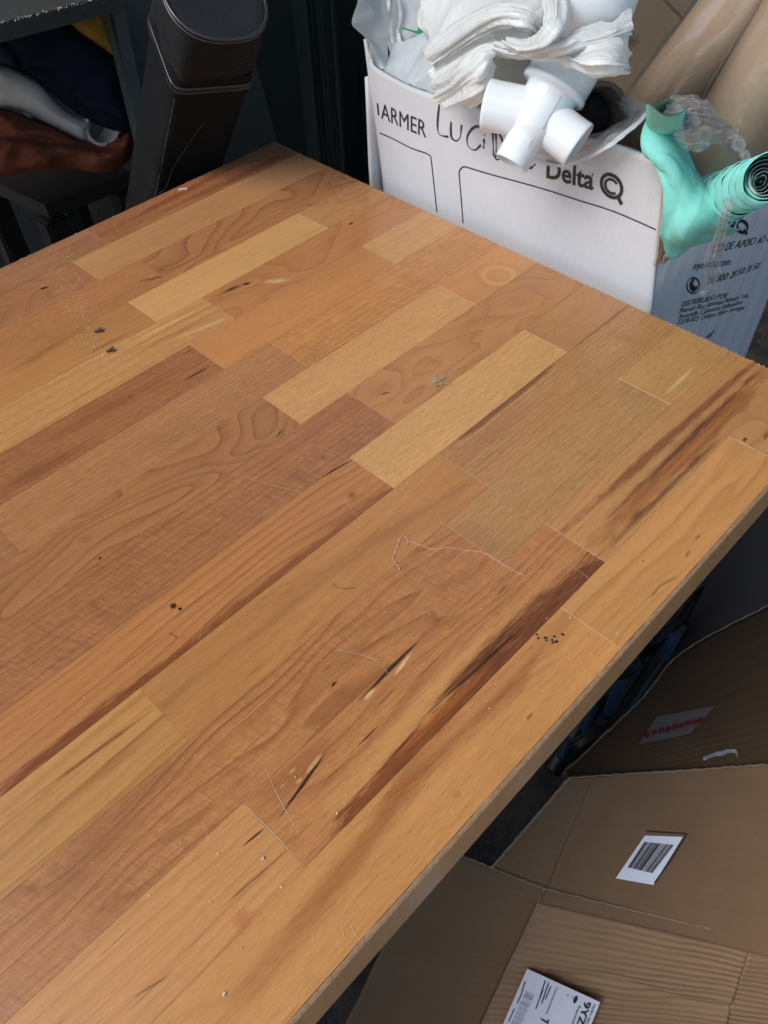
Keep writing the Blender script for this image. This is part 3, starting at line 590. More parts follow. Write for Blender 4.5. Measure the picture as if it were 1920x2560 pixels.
# front wall: outline in the plane x = BX, from the floor up to its uneven rim
rim_px = [(908, 98), (916, 130), (929, 161), (966, 187), (1027, 219), (1087, 241), (1183, 272), (1300, 310), (1420, 340), (1500, 355), (1563, 371), (1612, 388), (1652, 403), (1663, 420)]
def front_wall():
    rim = [at(px, py, x=BX) for px, py in rim_px]
    yl, yr = at(958, 472, x=BX), at(1627, 772, x=BX)
    nu, nv = 60, 40
    G = []
    rimc = catmull(rim, nu)
    for j in range(nv):
        v = j / (nv - 1); row = []
        for i in range(nu):
            u = i / (nu - 1); tp = rimc[i]
            lo = Vector((BX, yl.y + (yr.y - yl.y) * u, .0))
            # straight down the printed edges to the table level, then to the floor
            mid = Vector((BX, yl.y + (yr.y - yl.y) * u, .728))
            p = tp.lerp(mid, v / .72) if v < .72 else mid.lerp(lo, (v - .72) / .28)
            row.append(p)
        G.append(row)
    def disp(u, v, p):
        edge = 1 - min(1, v / .3)
        return .0005 * fbm(p * 14) + .0016 * fbm(p * 5) + edge * .0012 * math.sin(u * 9)
    return sheet(G, .004, disp)
obj("front_wall_panel", front_wall(), m_white, wbox, True)
def side_wall():
    tops = [(1661, 655), (1690, 632), (1720, 612), (1770, 590), (1860, 553), (1925, 520)]
    tc = catmull([at(px, py, y=BY0) for px, py in tops], 60)
    G = []
    x0, x1 = BX + .002, .342
    for j in range(50):
        v = j / 49; row = []
        for i in range(60):
            u = i / 59; t_ = Vector((x0 + (x1 - x0) * u, BY0, 0)); z1 = tc[i].z + .004; z1 = max(z1, .55 if u > .9 else z1)
            k = v ** .8; row.append(Vector((t_.x, BY0, z1 * (1 - k))))
        G.append(row)
    def disp(u, v, p):
        fl = .0006 * math.sin(p.x * 170 + 1.6 * fbm(p * 9)) * (.4 + .6 * min(1, u * 1.5))
        d = (p - Vector((.05, BY0, .79))).length
        wr = .0016 * math.sin((p.x * .55 - p.z) * 420 + 2 * fbm(p * 16)) * math.exp(-(d / .06) ** 2)
        return fl + wr + .003 * fbm(p * 7)
    return sheet(G, .004, disp)
obj("side_wall_panel", side_wall(), m_white_side, wbox, True)
obj("side_wall_panel", sheet(quad((BX + .003, -.125, .83), (.34, -.125, .80), (.34, -.135, 0), (BX + .003, -.135, 0), 20, 20), .004, lambda u, v, p: .003 * fbm(p * 8)), m_white_side, wbox, True)
obj("rear_wall_panel", sheet(quad((.342, -.455, .60), (.342, -.13, .62), (.342, -.13, 0), (.342, -.455, 0), 20, 20), .004, lambda u, v, p: .003 * fbm(p * 8)), m_white_side, wbox, True)
# torn corner showing brown core
V = []; F = []
cor = [(1655, 402), (1662, 430), (1660, 480), (1657, 530), (1650, 590), (1645, 640), (1638, 665)]
for i, q in enumerate(cor):
    p = at(*q, x=BX - .0012); a = len(V); wd = rng.uniform(.0012, .003)
    V += [p + Vector((0, wd, 0)), p + Vector((-.0006, 0, rng.uniform(-.001, .001))), p + Vector((.0045, -wd * .6, 0))]
    if i: F += [(a - 3, a - 2, a + 1, a), (a - 2, a - 1, a + 2, a + 1)]
obj("torn_corner", pydata(V, F), m_torn, wbox)
G = loft_grid([[at(1663, 640, y=BY0 - .004), at(1700, 618, y=BY0 - .006), at(1760, 590, y=BY0 - .005)], [at(1660, 662, y=BY0 - .003), at(1690, 640, y=BY0 - .004), at(1762, 596, y=BY0 - .003)]], 24, 5)
obj("torn_flap", sheet(G, .002, lambda u, v, p: .003 * fbm(p * 60)), m_torn, wbox)

# flat print on the panels -------------------------------------------------
PF = dict(p0=Vector((BX - .0045, -.3, .78)), n=Vector((-1, 0, 0)))
PS = dict(p0=Vector((.15, BY0 - .0075, .65)), n=Vector((0, -1, 0)))
from mathutils.bvhtree import BVHTree
def bvh(o):
    off = o.location.copy(); q = o.parent
    while q is not None: off += q.location; q = q.parent
    return BVHTree.FromPolygons([v.co + off for v in o.data.vertices], [tuple(p.vertices) for p in o.data.polygons])
_w = [o for o in wbox.children if o.name.startswith(("front_wall", "side_wall"))]
PF['bvh'] = bvh(_w[0]); PS['bvh'] = bvh(_w[1])
def press(pl, pts):
    """lay flat print down on the uneven board"""
    if 'bvh' not in pl: return pts
    out = []
    for p in pts:
        h = pl['bvh'].ray_cast(p + pl['n'] * .03, -pl['n'], .08)[0]
        out.append(h + pl['n'] * .0005 if h is not None else p)
    return out
def on(pl, q): return at(q[0], q[1], p0=pl['p0'], n=pl['n'])
def stroke(pl, pts, wdt, smooth=True):
    P = [on(pl, q) for q in pts]; P = catmull(P, max(8, 5 * len(P))) if smooth else P
    n = pl['n']; V = []; F = []
    for i, p in enumerate(P):
        d = (P[min(i + 1, len(P) - 1)] - P[max(i - 1, 0)]).normalized(); s = d.cross(n).normalized()
        ww = wdt(i / (len(P) - 1)) if callable(wdt) else wdt
        V += [p + s * ww / 2, p - s * ww / 2]
    F = [(2 * i, 2 * i + 1, 2 * i + 3, 2 * i + 2) for i in range(len(P) - 1)]
    return press(pl, V), F
def text(body, pl, a, b, parent, m, cap=None, bold=0.0, name="printed_text", shear=0.0):
    """flat lettering whose baseline runs between two points of a panel"""
    A, B = on(pl, a), on(pl, b); d = (B - A); L = d.length; d.normalize(); n = pl['n'].normalized(); up = n.cross(d)
    cu = bpy.data.curves.new("t", 'FONT'); cu.body = body; cu.size = 1; cu.offset = bold; cu.shear = shear; cu.resolution_u = 3
    to = bpy.data.objects.new("t", cu); COL.objects.link(to); bpy.context.view_layer.update()
    me = bpy.data.meshes.new_from_object(to.evaluated_get(bpy.context.evaluated_depsgraph_get())); bpy.data.objects.remove(to); bpy.data.curves.remove(cu)
    co = np.empty(len(me.vertices) * 3); me.vertices.foreach_get('co', co); co = co.reshape(-1, 3)
    x0, x1 = co[:, 0].min(), co[:, 0].max(); sx = L / (x1 - x0); sy = (cap / .69) if cap else sx
    out = [A + d * ((c[0] - x0) * sx) + up * (c[1] * sy) for c in co]
    out = press(pl, out)
    me.vertices.foreach_set('co', np.array([tuple(p) for p in out]).ravel()); me.update()
    return obj(name, me, m, parent)
def cf(x, y): return (900 + .4822 * x, 200 + .4822 * y)       # pixels of a close view of the front
text("ARMER", PF, cf(93, 206), cf(326, 307), wbox, m_print, .0150, 0)
obj("printed_text", pydata(*stroke(PF, [cf(74, 128), cf(79, 190)], .0021)), m_print, wbox)
m_marker = simple("marker_ink", (.035, .025, .04, 1), .5, .2, 300)
hw = [[(392, 135), (386, 200), (384, 250), (390, 285), (408, 298), (440, 304)], [(453, 226), (452, 270), (457, 308), (478, 325), (497, 312), (503, 280), (506, 243)],
      [(604, 258), (582, 252), (556, 268), (536, 305), (538, 345), (556, 368), (580, 372), (606, 348)], [(620, 316), (622, 340), (619, 366)], [(622, 296), (626, 299)],
      [(664, 262), (668, 330), (672, 405)], [(680, 268), (684, 330), (686, 410)], [(682, 268), (705, 300), (722, 345), (728, 385), (716, 412), (690, 424), (676, 404)], [(858, 470), (876, 460), (890, 446)]]
for s in hw: obj("pen_stroke", pydata(*stroke(PF, [cf(*q) for q in s], lambda u: .0021 * (.75 + .4 * math.sin(u * 7)))), m_marker, wbox)
lines = [[(84, 282), (150, 310), (250, 360), (320, 385), (350, 402)], [(350, 402), (362, 500), (385, 692)], [(518, 752), (505, 600), (496, 500), (500, 476), (512, 464), (530, 461), (610, 486), (700, 512), (900, 566), (1100, 630), (1300, 692), (1520, 785)]]
for s in lines: obj("printed_line", pydata(*stroke(PF, [cf(*q) for q in s], .0011)), m_print, wbox)
text("Delta", PF, cf(947, 516), cf(1192, 580), wbox, m_print, .0155, .022)
text("®", PF, cf(1182, 511), cf(1191, 514), wbox, m_print, .003)
qc = [(1288 + 53 * math.cos(a), 560 + 58 * math.sin(a) + 18 * math.cos(a) * .9) for a in [i * 2 * math.pi / 32 for i in range(33)]]
obj("printed_logo", join_geo([stroke(PF, [cf(*q) for q in qc], .0030), stroke(PF, [cf(1288 + 33 * math.cos(a), 562 + 36 * math.sin(a) + 10 * math.cos(a)) for a in [R(50 + i * 12) for i in range(24)]], .0022), stroke(PF, [cf(1322, 618), cf(1331, 636), cf(1341, 656)], .0034)]), m_print, wbox)
def cs(x, y): return (1570 + .21097 * x, 480 + .21097 * y)
text("ÇO DE APOIO AO CLIENTE", PS, cs(1090, 770), cs(1930, 560), wbox, m_print, .0080)
text("mydeltaq.com", PS, cs(850, 965), cs(1283, 902), wbox, m_print, .0075)
text("00 800 20 50 20 50", PS, cs(1020, 1148), cs(1615, 935), wbox, m_print, .0076, 0)
text("DISTRIBUÍDO POR/", PS, cs(717, 1408), cs(1245, 1278), wbox, m_print, .0056, 0)
text("Manuel Rui Azinhais Nabeiro, Lda", PS, cs(690, 1480), cs(1488, 1282), wbox, m_print, .0052, 0)
text("Avenida Calouste Gulbenkian", PS, cs(674, 1548), cs(1428, 1362), wbox, m_print, .0052, 0)
text("7370-025 Campo Maior Portugal", PS, cs(660, 1614), cs(1436, 1424), wbox, m_print, .0052, 0)
text("lta", PS, cs(1150, 545), cs(1335, 495), wbox, m_print, .0175, .022)
text("ull", PS, cs(990, 1772), cs(1050, 1757), wbox, m_print, .0085, .0, shear=.2)
def ringpx(cx, cy, rx, ry, n=24, a0=0, a1=360): return [cs(cx + rx * math.cos(R(a0 + (a1 - a0) * i / n)), cy + ry * math.sin(R(a0 + (a1 - a0) * i / n))) for i in range(n + 1)]
obj("printed_logo", join_geo([stroke(PS, ringpx(1440, 445, 50, 68), .0030), stroke(PS, [cs(1450, 480), cs(1480, 530)], .003)]), m_print, wbox)
obj("printed_icon", join_geo([stroke(PS, ringpx(868, 1150, 76, 92), .0014), stroke(PS, [cs(852, 1090), cs(846, 1130), cs(862, 1178), cs(895, 1200)], .0050), stroke(PS, [cs(858, 1086), cs(872, 1112)], .0048), stroke(PS, [cs(890, 1190), cs(918, 1172)], .0046)]), m_print, wbox)

# ================================================================== PLASTIC BAGS, PIPES AND ROLLS IN THE BOX
def plastic(name, col, rough=.28, transl=.3, alpha=1.0, bump=.0006, bscale=60):
    m, t, b = newmat(name); tc = t.n('ShaderNodeTexCoord').outputs['Object']
    n1 = t.noise(tc, bscale, 4, .6, 1.2); n2 = t.noise(tc, 8, 3, .5)
    t.put(b.inputs['Base Color'], t.vm('SCALE', col[:3], t.m('ADD', .96, t.m('MULTIPLY', n2, .08)))); b.inputs['Roughness'].default_value = rough
    b.inputs['Specular IOR Level'].default_value = .5
    bp = t.n('ShaderNodeBump'); bp.inputs['Distance'].default_value = bump; t.put(bp.inputs['Height'], t.m('ABSOLUTE', t.m('SUBTRACT', n1, .5))); t.t.links.new(bp.outputs[0], b.inputs['Normal'])
    out = m.node_tree.nodes['Material Output']; sh = b.outputs[0]
    tr = t.n('ShaderNodeBsdfTranslucent'); t.put(tr.inputs['Color'], col)
    mx = t.n('ShaderNodeMixShader'); mx.inputs[0].default_value = transl; t.t.links.new(sh, mx.inputs[1]); t.t.links.new(tr.outputs[0], mx.inputs[2]); sh = mx.outputs[0]
    if alpha < 1:
        tp = t.n('ShaderNodeBsdfTransparent'); m2 = t.n('ShaderNodeMixShader'); m2.inputs[0].default_value = alpha; t.t.links.new(tp.outputs[0], m2.inputs[1]); t.t.links.new(sh, m2.inputs[2]); sh = m2.outputs[0]
    t.t.links.new(sh, out.inputs[0]); return m
m_bag = plastic("white_bag_film", (.84, .86, .84, 1), .16, .30, 1.0, .0020, 46)
m_bagblue = plastic("thin_bag_film", (.78, .84, .87, 1), .22, .35, .90)
m_bagthin = plastic("sheer_bag_film", (.66, .70, .72, 1), .22, .4, .55)
m_green = plastic("green_print_film", (.015, .30, .12, 1), .35, .15)
def clearfilm(name, tint=.93, gloss=.5, bump=.0012, bscale=70, haze=.05):
    m, t, b = newmat(name); tc = t.n('ShaderNodeTexCoord').outputs['Object']
    n = t.noise(tc, bscale, 4, .6, 1.5); bp = t.n('ShaderNodeBump'); bp.inputs['Distance'].default_value = bump; t.put(bp.inputs['Height'], t.m('ABSOLUTE', t.m('SUBTRACT', n, .5)))
    tp = t.n('ShaderNodeBsdfTransparent'); tp.inputs[0].default_value = (tint, tint, tint, 1)
    gl = t.n('ShaderNodeBsdfAnisotropic') if False else t.n('ShaderNodeBsdfGlossy'); gl.inputs['Roughness'].default_value = .12; t.t.links.new(bp.outputs[0], gl.inputs['Normal'])
    lw = t.n('ShaderNodeLayerWeight'); lw.inputs['Blend'].default_value = .25; t.t.links.new(bp.outputs[0], lw.inputs['Normal'])
    df = t.n('ShaderNodeBsdfDiffuse'); df.inputs[0].default_value = (.8, .82, .84, 1)
    mx = t.n('ShaderNodeMixShader'); t.put(mx.inputs[0], t.m('MULTIPLY_ADD', lw.outputs['Facing'], gloss, .07, clamp=True)); t.t.links.new(tp.outputs[0], mx.inputs[1]); t.t.links.new(gl.outputs[0], mx.inputs[2])
    m3 = t.n('ShaderNodeMixShader'); m3.inputs[0].default_value = haze; t.t.links.new(mx.outputs[0], m3.inputs[1]); t.t.links.new(df.outputs[0], m3.inputs[2])
    t.t.links.new(m3.outputs[0], m.node_tree.nodes['Material Output'].inputs[0]); return m
m_clear = clearfilm("clear_film", .95, .45, .0016, 60, .15)
m_wrap = clearfilm("clear_wrap", .97, .35, .0006, 30, .03)

def X(px, py, x): return at(px, py, x=x)
def film(name, rows, nu, nv, m, parent, pleat=0.0, pf=6, along='u', crumple=.0, cs_=30, seed=0.0, twist=0.0, thick=0.0, fine=.0001, near=0.0):
    """a sheet of film through rows of points, gathered in pleats that run along its length and crumpled"""
    G = loft_grid([[X(q[0], q[1], q[2] - near) for q in r] for r in rows], nu, nv)
    so_ = Vector((seed, seed * 1.7, seed * .3))
    def disp(u, v, p):
        a, c = (u, v) if along == 'u' else (v, u)
        d = 0
        if pleat:
            ph = c * pf + twist * a + .8 * fbm(Vector((a * 1.0, c * 2.0, seed)), 2)
            ph += .55 * mnoise.noise(Vector((a * .8, c * pf * .8, seed + 11)))
            k_ = .6 + .8 * abs(mnoise.noise(Vector((a * 1.2, math.floor(ph + .5) * .73, seed))))
            d += pleat * k_ * ((1 - abs(math.sin(math.pi * ph))) - .36)
            q2 = ph * 2.37 + .8 * mnoise.noise(Vector((a * 1.2, c * 4, seed + 4))); d += pleat * .30 * ((1 - abs(math.sin(math.pi * q2))) - .36)
            q3 = ph * 5.3 + mnoise.noise(Vector((a * 1.6, c * 6, seed + 7))); d += pleat * .10 * ((1 - abs(math.sin(math.pi * q3))) - .36)
        if crumple:
            q = p * cs_ + so_
            r = 1 - abs(mnoise.noise(q)) * 2; r2 = 1 - abs(mnoise.noise(q * 2.1 + Vector((5, 1, 2)))) * 2
            d += crumple * (r * .7 + r2 * .35)
        if fine: d += fine * (1 - 2 * abs(mnoise.noise(p * 130 + so_)))
        return d
    return obj(name, sheet(G, thick, disp), m, parent, True)

bag = empty("carrier_bag", X(1300, 100, .05), "twisted white plastic carrier bag with a green print on top of the box", "bag")
# back sheet with the green print
film("bag_panel", [[(955, -25, .13), (1010, -30, .13), (1075, -30, .12), (1110, -20, .12)], [(962, 60, .11), (1010, 50, .12), (1060, 40, .11), (1100, 30, .10)], [(975, 130, .09), (1010, 120, .10), (1045, 95, .10), (1075, 90, .09)], [(985, 175, .075), (1010, 165, .08), (1040, 140, .08), (1080, 120, .08)]], 60, 60, m_bagblue, bag, 0, crumple=.004, cs_=20, seed=1)
film("green_print", [[(1006, 68, .094), (1030, 75, .092), (1046, 78, .090)], [(1005, 72, .093), (1030, 80, .090), (1050, 88, .086)]], 16, 6, m_green, bag, fine=0)
film("green_print", [[(1046, 58, .088), (1064, 66, .086), (1082, 72, .084)], [(1044, 80, .085), (1056, 87, .083), (1080, 76, .082)]], 12, 8, m_green, bag, fine=0)
film("green_print", [[(1122, -10, .085), (1140, -12, .085), (1152, -8, .085)], [(1130, 12, .082), (1146, 10, .082), (1160, 15, .082)], [(1150, 28, .080), (1160, 32, .080), (1167, 28, .080)]], 12, 10, m_green, bag, fine=0)
# left part folded over the corner of the box
film("bag_panel", [[(893, -25, .045), (930, -25, .06), (962, -25, .08)], [(886, 30, .02), (925, 30, .05), (964, 35, .07)], [(881, 66, .012), (920, 80, .035), (967, 90, .055)], [(905, 92, .016), (925, 110, .03), (967, 130, .045)], [(918, 115, .02), (940, 130, .03), (968, 160, .04)], [(930, 155, .026), (948, 165, .03), (966, 188, .03)]], 40, 60, m_bagblue, bag, crumple=.005, cs_=18, seed=2)
film("bag_panel", [[(962, -25, .10), (980, -25, .12)], [(968, 60, .09), (990, 60, .11)], [(970, 150, .06), (1000, 110, .09)], [(968, 192, .035), (985, 150, .07)]], 16, 40, m_bag, bag, pleat=.004, pf=2, along='v', crumple=.004, seed=3)
# pale blue folded sheet above the rim
film("bag_panel", [[(983, 120, .06), (1030, 100, .065), (1082, 74, .07), (1130, 100, .06)], [(975, 150, .045), (1030, 140, .05), (1080, 120, .05), (1140, 130, .045)], [(966, 183, .03), (1010, 195, .035), (1060, 180, .035), (1110, 165, .035)], [(985, 200, .026), (1022, 218, .028), (1065, 225, .03), (1095, 240, .03)]], 70, 60, m_bagblue, bag, crumple=.005, cs_=20, seed=4)
# peaked fold in the middle of the top
film("bag_fold", [[(1068, -25, .08), (1095, -25, .075), (1135, -25, .08)], [(1062, 20, .07), (1090, 15, .06), (1130, 15, .065)], [(1050, 60, .06), (1088, 55, .045), (1155, 48, .055)], [(1085, 80, .05), (1092, 82, .045), (1100, 82, .045)]], 50, 50, m_bag, bag, pleat=.006, pf=4, along='v', crumple=.003, seed=5)
film("bag_fold", [[(1150, -25, .09), (1220, -25, .08), (1330, -25, .08)], [(1165, 25, .07), (1215, 10, .06), (1300, 5, .06)], [(1160, 50, .06), (1210, 35, .05), (1270, 25, .05)]], 60, 40, m_bag, bag, pleat=.007, pf=5, along='v', crumple=.004, seed=6)
film("bag_panel", [[(1060, 10, .06), (1200, -30, .07), (1350, -30, .07), (1480, 0, .06), (1585, 5, .06)], [(1080, 90, .05), (1200, 60, .04), (1350, 50, .03), (1470, 60, .03), (1572, 60, .05)], [(1092, 150, .04), (1200, 110, .03), (1340, 110, .02), (1460, 110, .02), (1565, 115, .04)], [(1110, 180, .04), (1215, 130, .035), (1340, 135, .03), (1440, 140, .03), (1562, 160, .04)]], 120, 70, m_bag, bag, crumple=.007, cs_=17, seed=16, near=.02)
# the twisted rope: arcs winding into the knot
film("twisted_strand", [[(1060, 130, .045), (1110, 90, .04), (1180, 45, .035), (1255, 20, .03), (1325, 30, .03), (1362, 62, .035), (1350, 96, .04)], [(1075, 150, .03), (1120, 110, .022), (1185, 66, .012), (1250, 42, .005), (1310, 50, .006), (1342, 70, .015), (1338, 92, .03)], [(1085, 165, .03), (1135, 135, .025), (1195, 95, .015), (1250, 68, .010), (1298, 66, .012), (1322, 78, .02), (1330, 90, .035)]], 120, 46, m_bag, bag, pleat=0.0061, pf=4.2, crumple=.0007, cs_=40, seed=7, twist=.8, near=.03)
film("twisted_strand", [[(1345, -25, .05), (1366, 20, .035), (1364, 60, .022), (1345, 92, .018), (1312, 104, .02), (1275, 98, .03)], [(1380, -25, .03), (1392, 25, .01), (1382, 70, -.002), (1352, 104, -.004), (1310, 116, .004), (1262, 108, .015)], [(1415, -25, .05), (1420, 30, .03), (1404, 78, .018), (1365, 112, .012), (1312, 124, .015), (1255, 116, .025)]], 110, 46, m_bag, bag, pleat=0.0054, pf=4.2, crumple=.0007, cs_=40, seed=8, twist=.7, near=.045)
film("twisted_strand", [[(1232, 106, .025), (1300, 122, .01), (1380, 116, .006), (1450, 80, .02), (1520, 62, .035), (1580, 40, .05)], [(1234, 112, .012), (1300, 129, -.004), (1385, 126, -.006), (1455, 100, .004), (1525, 80, .02), (1578, 62, .04)], [(1240, 122, .02), (1300, 138, .01), (1390, 140, .008), (1462, 118, .014), (1530, 98, .025), (1574, 86, .045)]], 120, 44, m_bag, bag, pleat=0.0048, pf=3.2, crumple=.0008, cs_=35, seed=9, twist=.4, near=.035)
# right hand lobe with its welded tip
film("bag_lobe", [[(1440, 128, .015), (1490, 112, .012), (1535, 105, .02), (1560, 118, .03), (1568, 140, .04)], [(1418, 145, .008), (1475, 145, -.006), (1530, 140, 0), (1562, 150, .015), (1574, 165, .03)], [(1400, 148, .012), (1455, 166, .0), (1510, 170, -.002), (1555, 172, .008), (1570, 178, .02)], [(1436, 168, .014), (1472, 186, .01), (1510, 194, .01), (1545, 188, .012), (1569, 182, .02)]], 90, 70, m_bag, bag, pleat=0.0041, pf=2.6, crumple=.0012, cs_=30, seed=10, near=.035)
film("bag_fold", [[(1575, 10, .07), (1570, 50, .06), (1556, 85, .05), (1562, 130, .05), (1570, 180, .045)], [(1540, 60, .05), (1530, 80, .04), (1525, 100, .04), (1535, 130, .04), (1550, 175, .04)]], 50, 20, m_bag, bag, crumple=.004, cs_=30, seed=11, near=.04)
# bundle falling on the left of the pipe
film("bag_lobe", [[(1236, 96, .03), (1190, 100, .03), (1140, 130, .035), (1100, 165, .035), (1078, 188, .03)], [(1236, 120, .012), (1200, 135, .005), (1160, 165, .005), (1120, 200, .01), (1086, 225, .02)], [(1234, 150, .008), (1212, 175, -.004), (1180, 205, -.006), (1140, 235, .004), (1095, 258, .015)], [(1232, 165, .02), (1222, 205, .01), (1205, 250, .004), (1180, 272, .006), (1150, 258, .012)]], 80, 80, m_bag, bag, pleat=0.0054, pf=3.6, crumple=.0015, cs_=30, seed=12, near=.03)
film("bag_fold", [[(1100, 172, .03), (1140, 200, .02), (1150, 250, .016)], [(1080, 185, .03), (1095, 220, .022), (1098, 260, .016)]], 40, 30, m_bagthin, bag, crumple=.003, cs_=30, seed=13)
# sheer loop hanging under the pipes
loop = empty("plastic_bag", X(1500, 350, .01), "sheer plastic bag hanging in a loop under the white pipe fitting", "bag")
film("bag_loop", [[(1318, 398, -.006), (1390, 416, -.004), (1440, 410, -.002), (1490, 388, .0), (1545, 352, .004), (1600, 310, .01), (1630, 270, .02), (1590, 250, .05), (1545, 232, .07), (1510, 205, .08)], [(1330, 385, .0), (1395, 400, .004), (1450, 388, .008), (1510, 352, .012), (1560, 326, .016), (1590, 300, .025), (1598, 278, .04), (1560, 265, .06), (1528, 248, .075), (1500, 220, .085)], [(1345, 372, .016), (1400, 372, .025), (1455, 352, .03), (1505, 330, .035), (1552, 312, .04), (1575, 296, .05), (1572, 280, .06), (1545, 268, .075), (1515, 255, .085), (1490, 230, .09)]], 110, 40, m_bagthin, loop, pleat=.003, pf=2.2, crumple=.0025, cs_=40, seed=14)
film("bag_rim", [[(1318, 400, -.008), (1390, 419, -.006), (1440, 413, -.004), (1490, 391, -.002), (1545, 355, .002), (1600, 313, .008), (1631, 272, .018)], [(1318, 394, -.006), (1390, 411, -.004), (1440, 404, -.002), (1488, 382, .0), (1540, 346, .004), (1594, 305, .01), (1624, 266, .02)]], 80, 8, m_bagblue, loop, crumple=.0012, cs_=70, seed=15, fine=.0004)

# white pipe fitting: a cross hanging over the front of the box
m_pvc = simple("white_pvc", (.74, .77, .79, 1), .18, .02, 20, .00008, 160, spec=.5, coat=.3)
def frame_axis(p, q): return (q - p)
def tube_wall(p, q, prof, n=48):
    d = q - p; L = d.length; return lathe_pts(p, d, [(s * L, r) for s, r in prof], n)
fit = empty("pipe_fitting", X(1350, 300, .0), "glossy white plastic cross pipe fitting hanging over the box front", "pipe fitting")
def atd(px, py, dep): return CAM + ray(px, py) * dep
DP = (X(1350, 300, -.022) - CAM).dot(CF)
A0 = atd(1412, 176, DP - .006); A1 = atd(1290, 388, DP + .012); ax = (A1 - A0)
def rad_px(p, px): return px * (p - CAM).dot(CF) / FPX
ra = rad_px(A0, 84); rb = rad_px(A0.lerp(A1, .55), 66); rc = rad_px(A1, 45)
prof = [(-.22, ra * .93), (-.1, ra), (.02, ra * 1.0), (.185, ra), (.19, ra * 1.035), (.235, ra * 1.035), (.245, ra * .99), (.25, rb * 1.04), (.30, rb * 1.01), (.62, rb), (.69, rb * .97), (.74, rb * .86), (.79, rc * 1.08), (.82, rc), (1.09, rc), (1.105, rc * .97), (1.105, rc * .86), (.95, rc * .84)]
v, f = tube_wall(A0, A1, prof, 56); obj("body", pydata(v, f), m_pvc, fit, True)
Bm = A0.lerp(A1, .52)
for q, r_, s in (((1216, 262), 60, .008), ((1448, 364), 57, -.002)):
    e = atd(*q, (Bm - CAM).dot(CF) + s); d = (e - Bm); rr = rad_px(e, r_)
    v, f = tube_wall(Bm, e, [(.0, rr * .97), (.86, rr * .985), (.93, rr), (.985, rr), (1.0, rr * .97), (1.0, rr * .86), (.6, rr * .84)], 48); obj("branch", pydata(v, f), m_pvc, fit, True)
# mould line
sl_ = []
for i in range(30):
    u = .27 + .62 * i / 29; p = A0.lerp(A1, u); r_ = rb if u < .66 else rb + (rc - rb) * min(1, (u - .66) / .15)
    tocam = (CAM - p); tocam -= ax.normalized() * tocam.dot(ax.normalized()); tocam.normalize(); sd = ax.normalized().cross(tocam)
    sl_.append(p + (tocam * .92 + sd * -.36).normalized() * (r_ * 1.004))
obj("mould_line", pydata(*tube_pts(sl_, .00028, 5)), simple("mould_shadow", (.35, .36, .37, 1), .5), fit)
# other white pipe coming out of the top
pp = empty("white_pipe", X(1500, 0, .05), "white plastic pipe rising out of the twisted bag at the top edge", "pipe")
v, f = tube_wall(X(1450, 95, .022), X(1522, -140, .03), [(0, .029), (0, .0318), (1, .0318), (1, .029), (.5, .028)], 56); obj("tube", pydata(v, f), m_pvc, pp, True)
pb = empty("grey_pipe", X(1270, 190, .10), "dull off-white pipe in shade behind the cross fitting", "pipe")
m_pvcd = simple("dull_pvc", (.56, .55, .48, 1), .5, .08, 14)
v, f = tube_wall(X(1190, 150, .075), X(1360, 250, .14), [(0, .030), (0, .034), (1, .034), (1, .03)], 40); obj("tube", pydata(v, f), m_pvcd, pb, True)
# old mouldy pipe
op = empty("old_pipe", X(1480, 280, .06), "old stained pipe with a rough mouldy open end inside the bag loop", "pipe")
m_old = simple("stained_pipe", (.36, .36, .27, 1), .8, .35, 40, .0006, 120, dust=.5, dustcol=(.05, .16, .09, 1)); m_mould = simple("black_mould", (.018, .014, .012, 1), .9, .8, 60, .004, 150, dust=.4, dustcol=(.30, .28, .25, 1)); m_rough = simple("rough_rim", (.20, .17, .13, 1), .95, .6, 300, .003, 500)
Q0, Q1 = X(1395, 322, .10), X(1500, 285, .045)
v, f = tube_wall(Q0, Q1, [(0, .0225), (.5, .0232), (1, .0238)], 48); obj("tube", pydata(v, f), m_old, op, True)
d = (Q1 - Q0).normalized(); L = (Q1 - Q0).length
v, f = lathe_pts(Q0, d, [(L, .0238), (L + .0015, .0236), (L + .001, .0205), (L - .001, .0200), (L - .03, .0190)], 90)
v = [p + Vector((mnoise.noise(p * 260), mnoise.noise(p * 260 + Vector((9, 0, 0))), mnoise.noise(p * 260 + Vector((0, 9, 0))))) * .0014 for p in v]
obj("rough_rim", pydata(v, f), m_rough, op, True)
v, f = lathe_pts(Q0, d, [(L - .028, .0193), (L - .012, .012), (L - .016, .0002)], 40); v = [p + d * (.006 * fbm(p * 90)) for p in v]
obj("mould", pydata(v, f), m_mould, op, True)

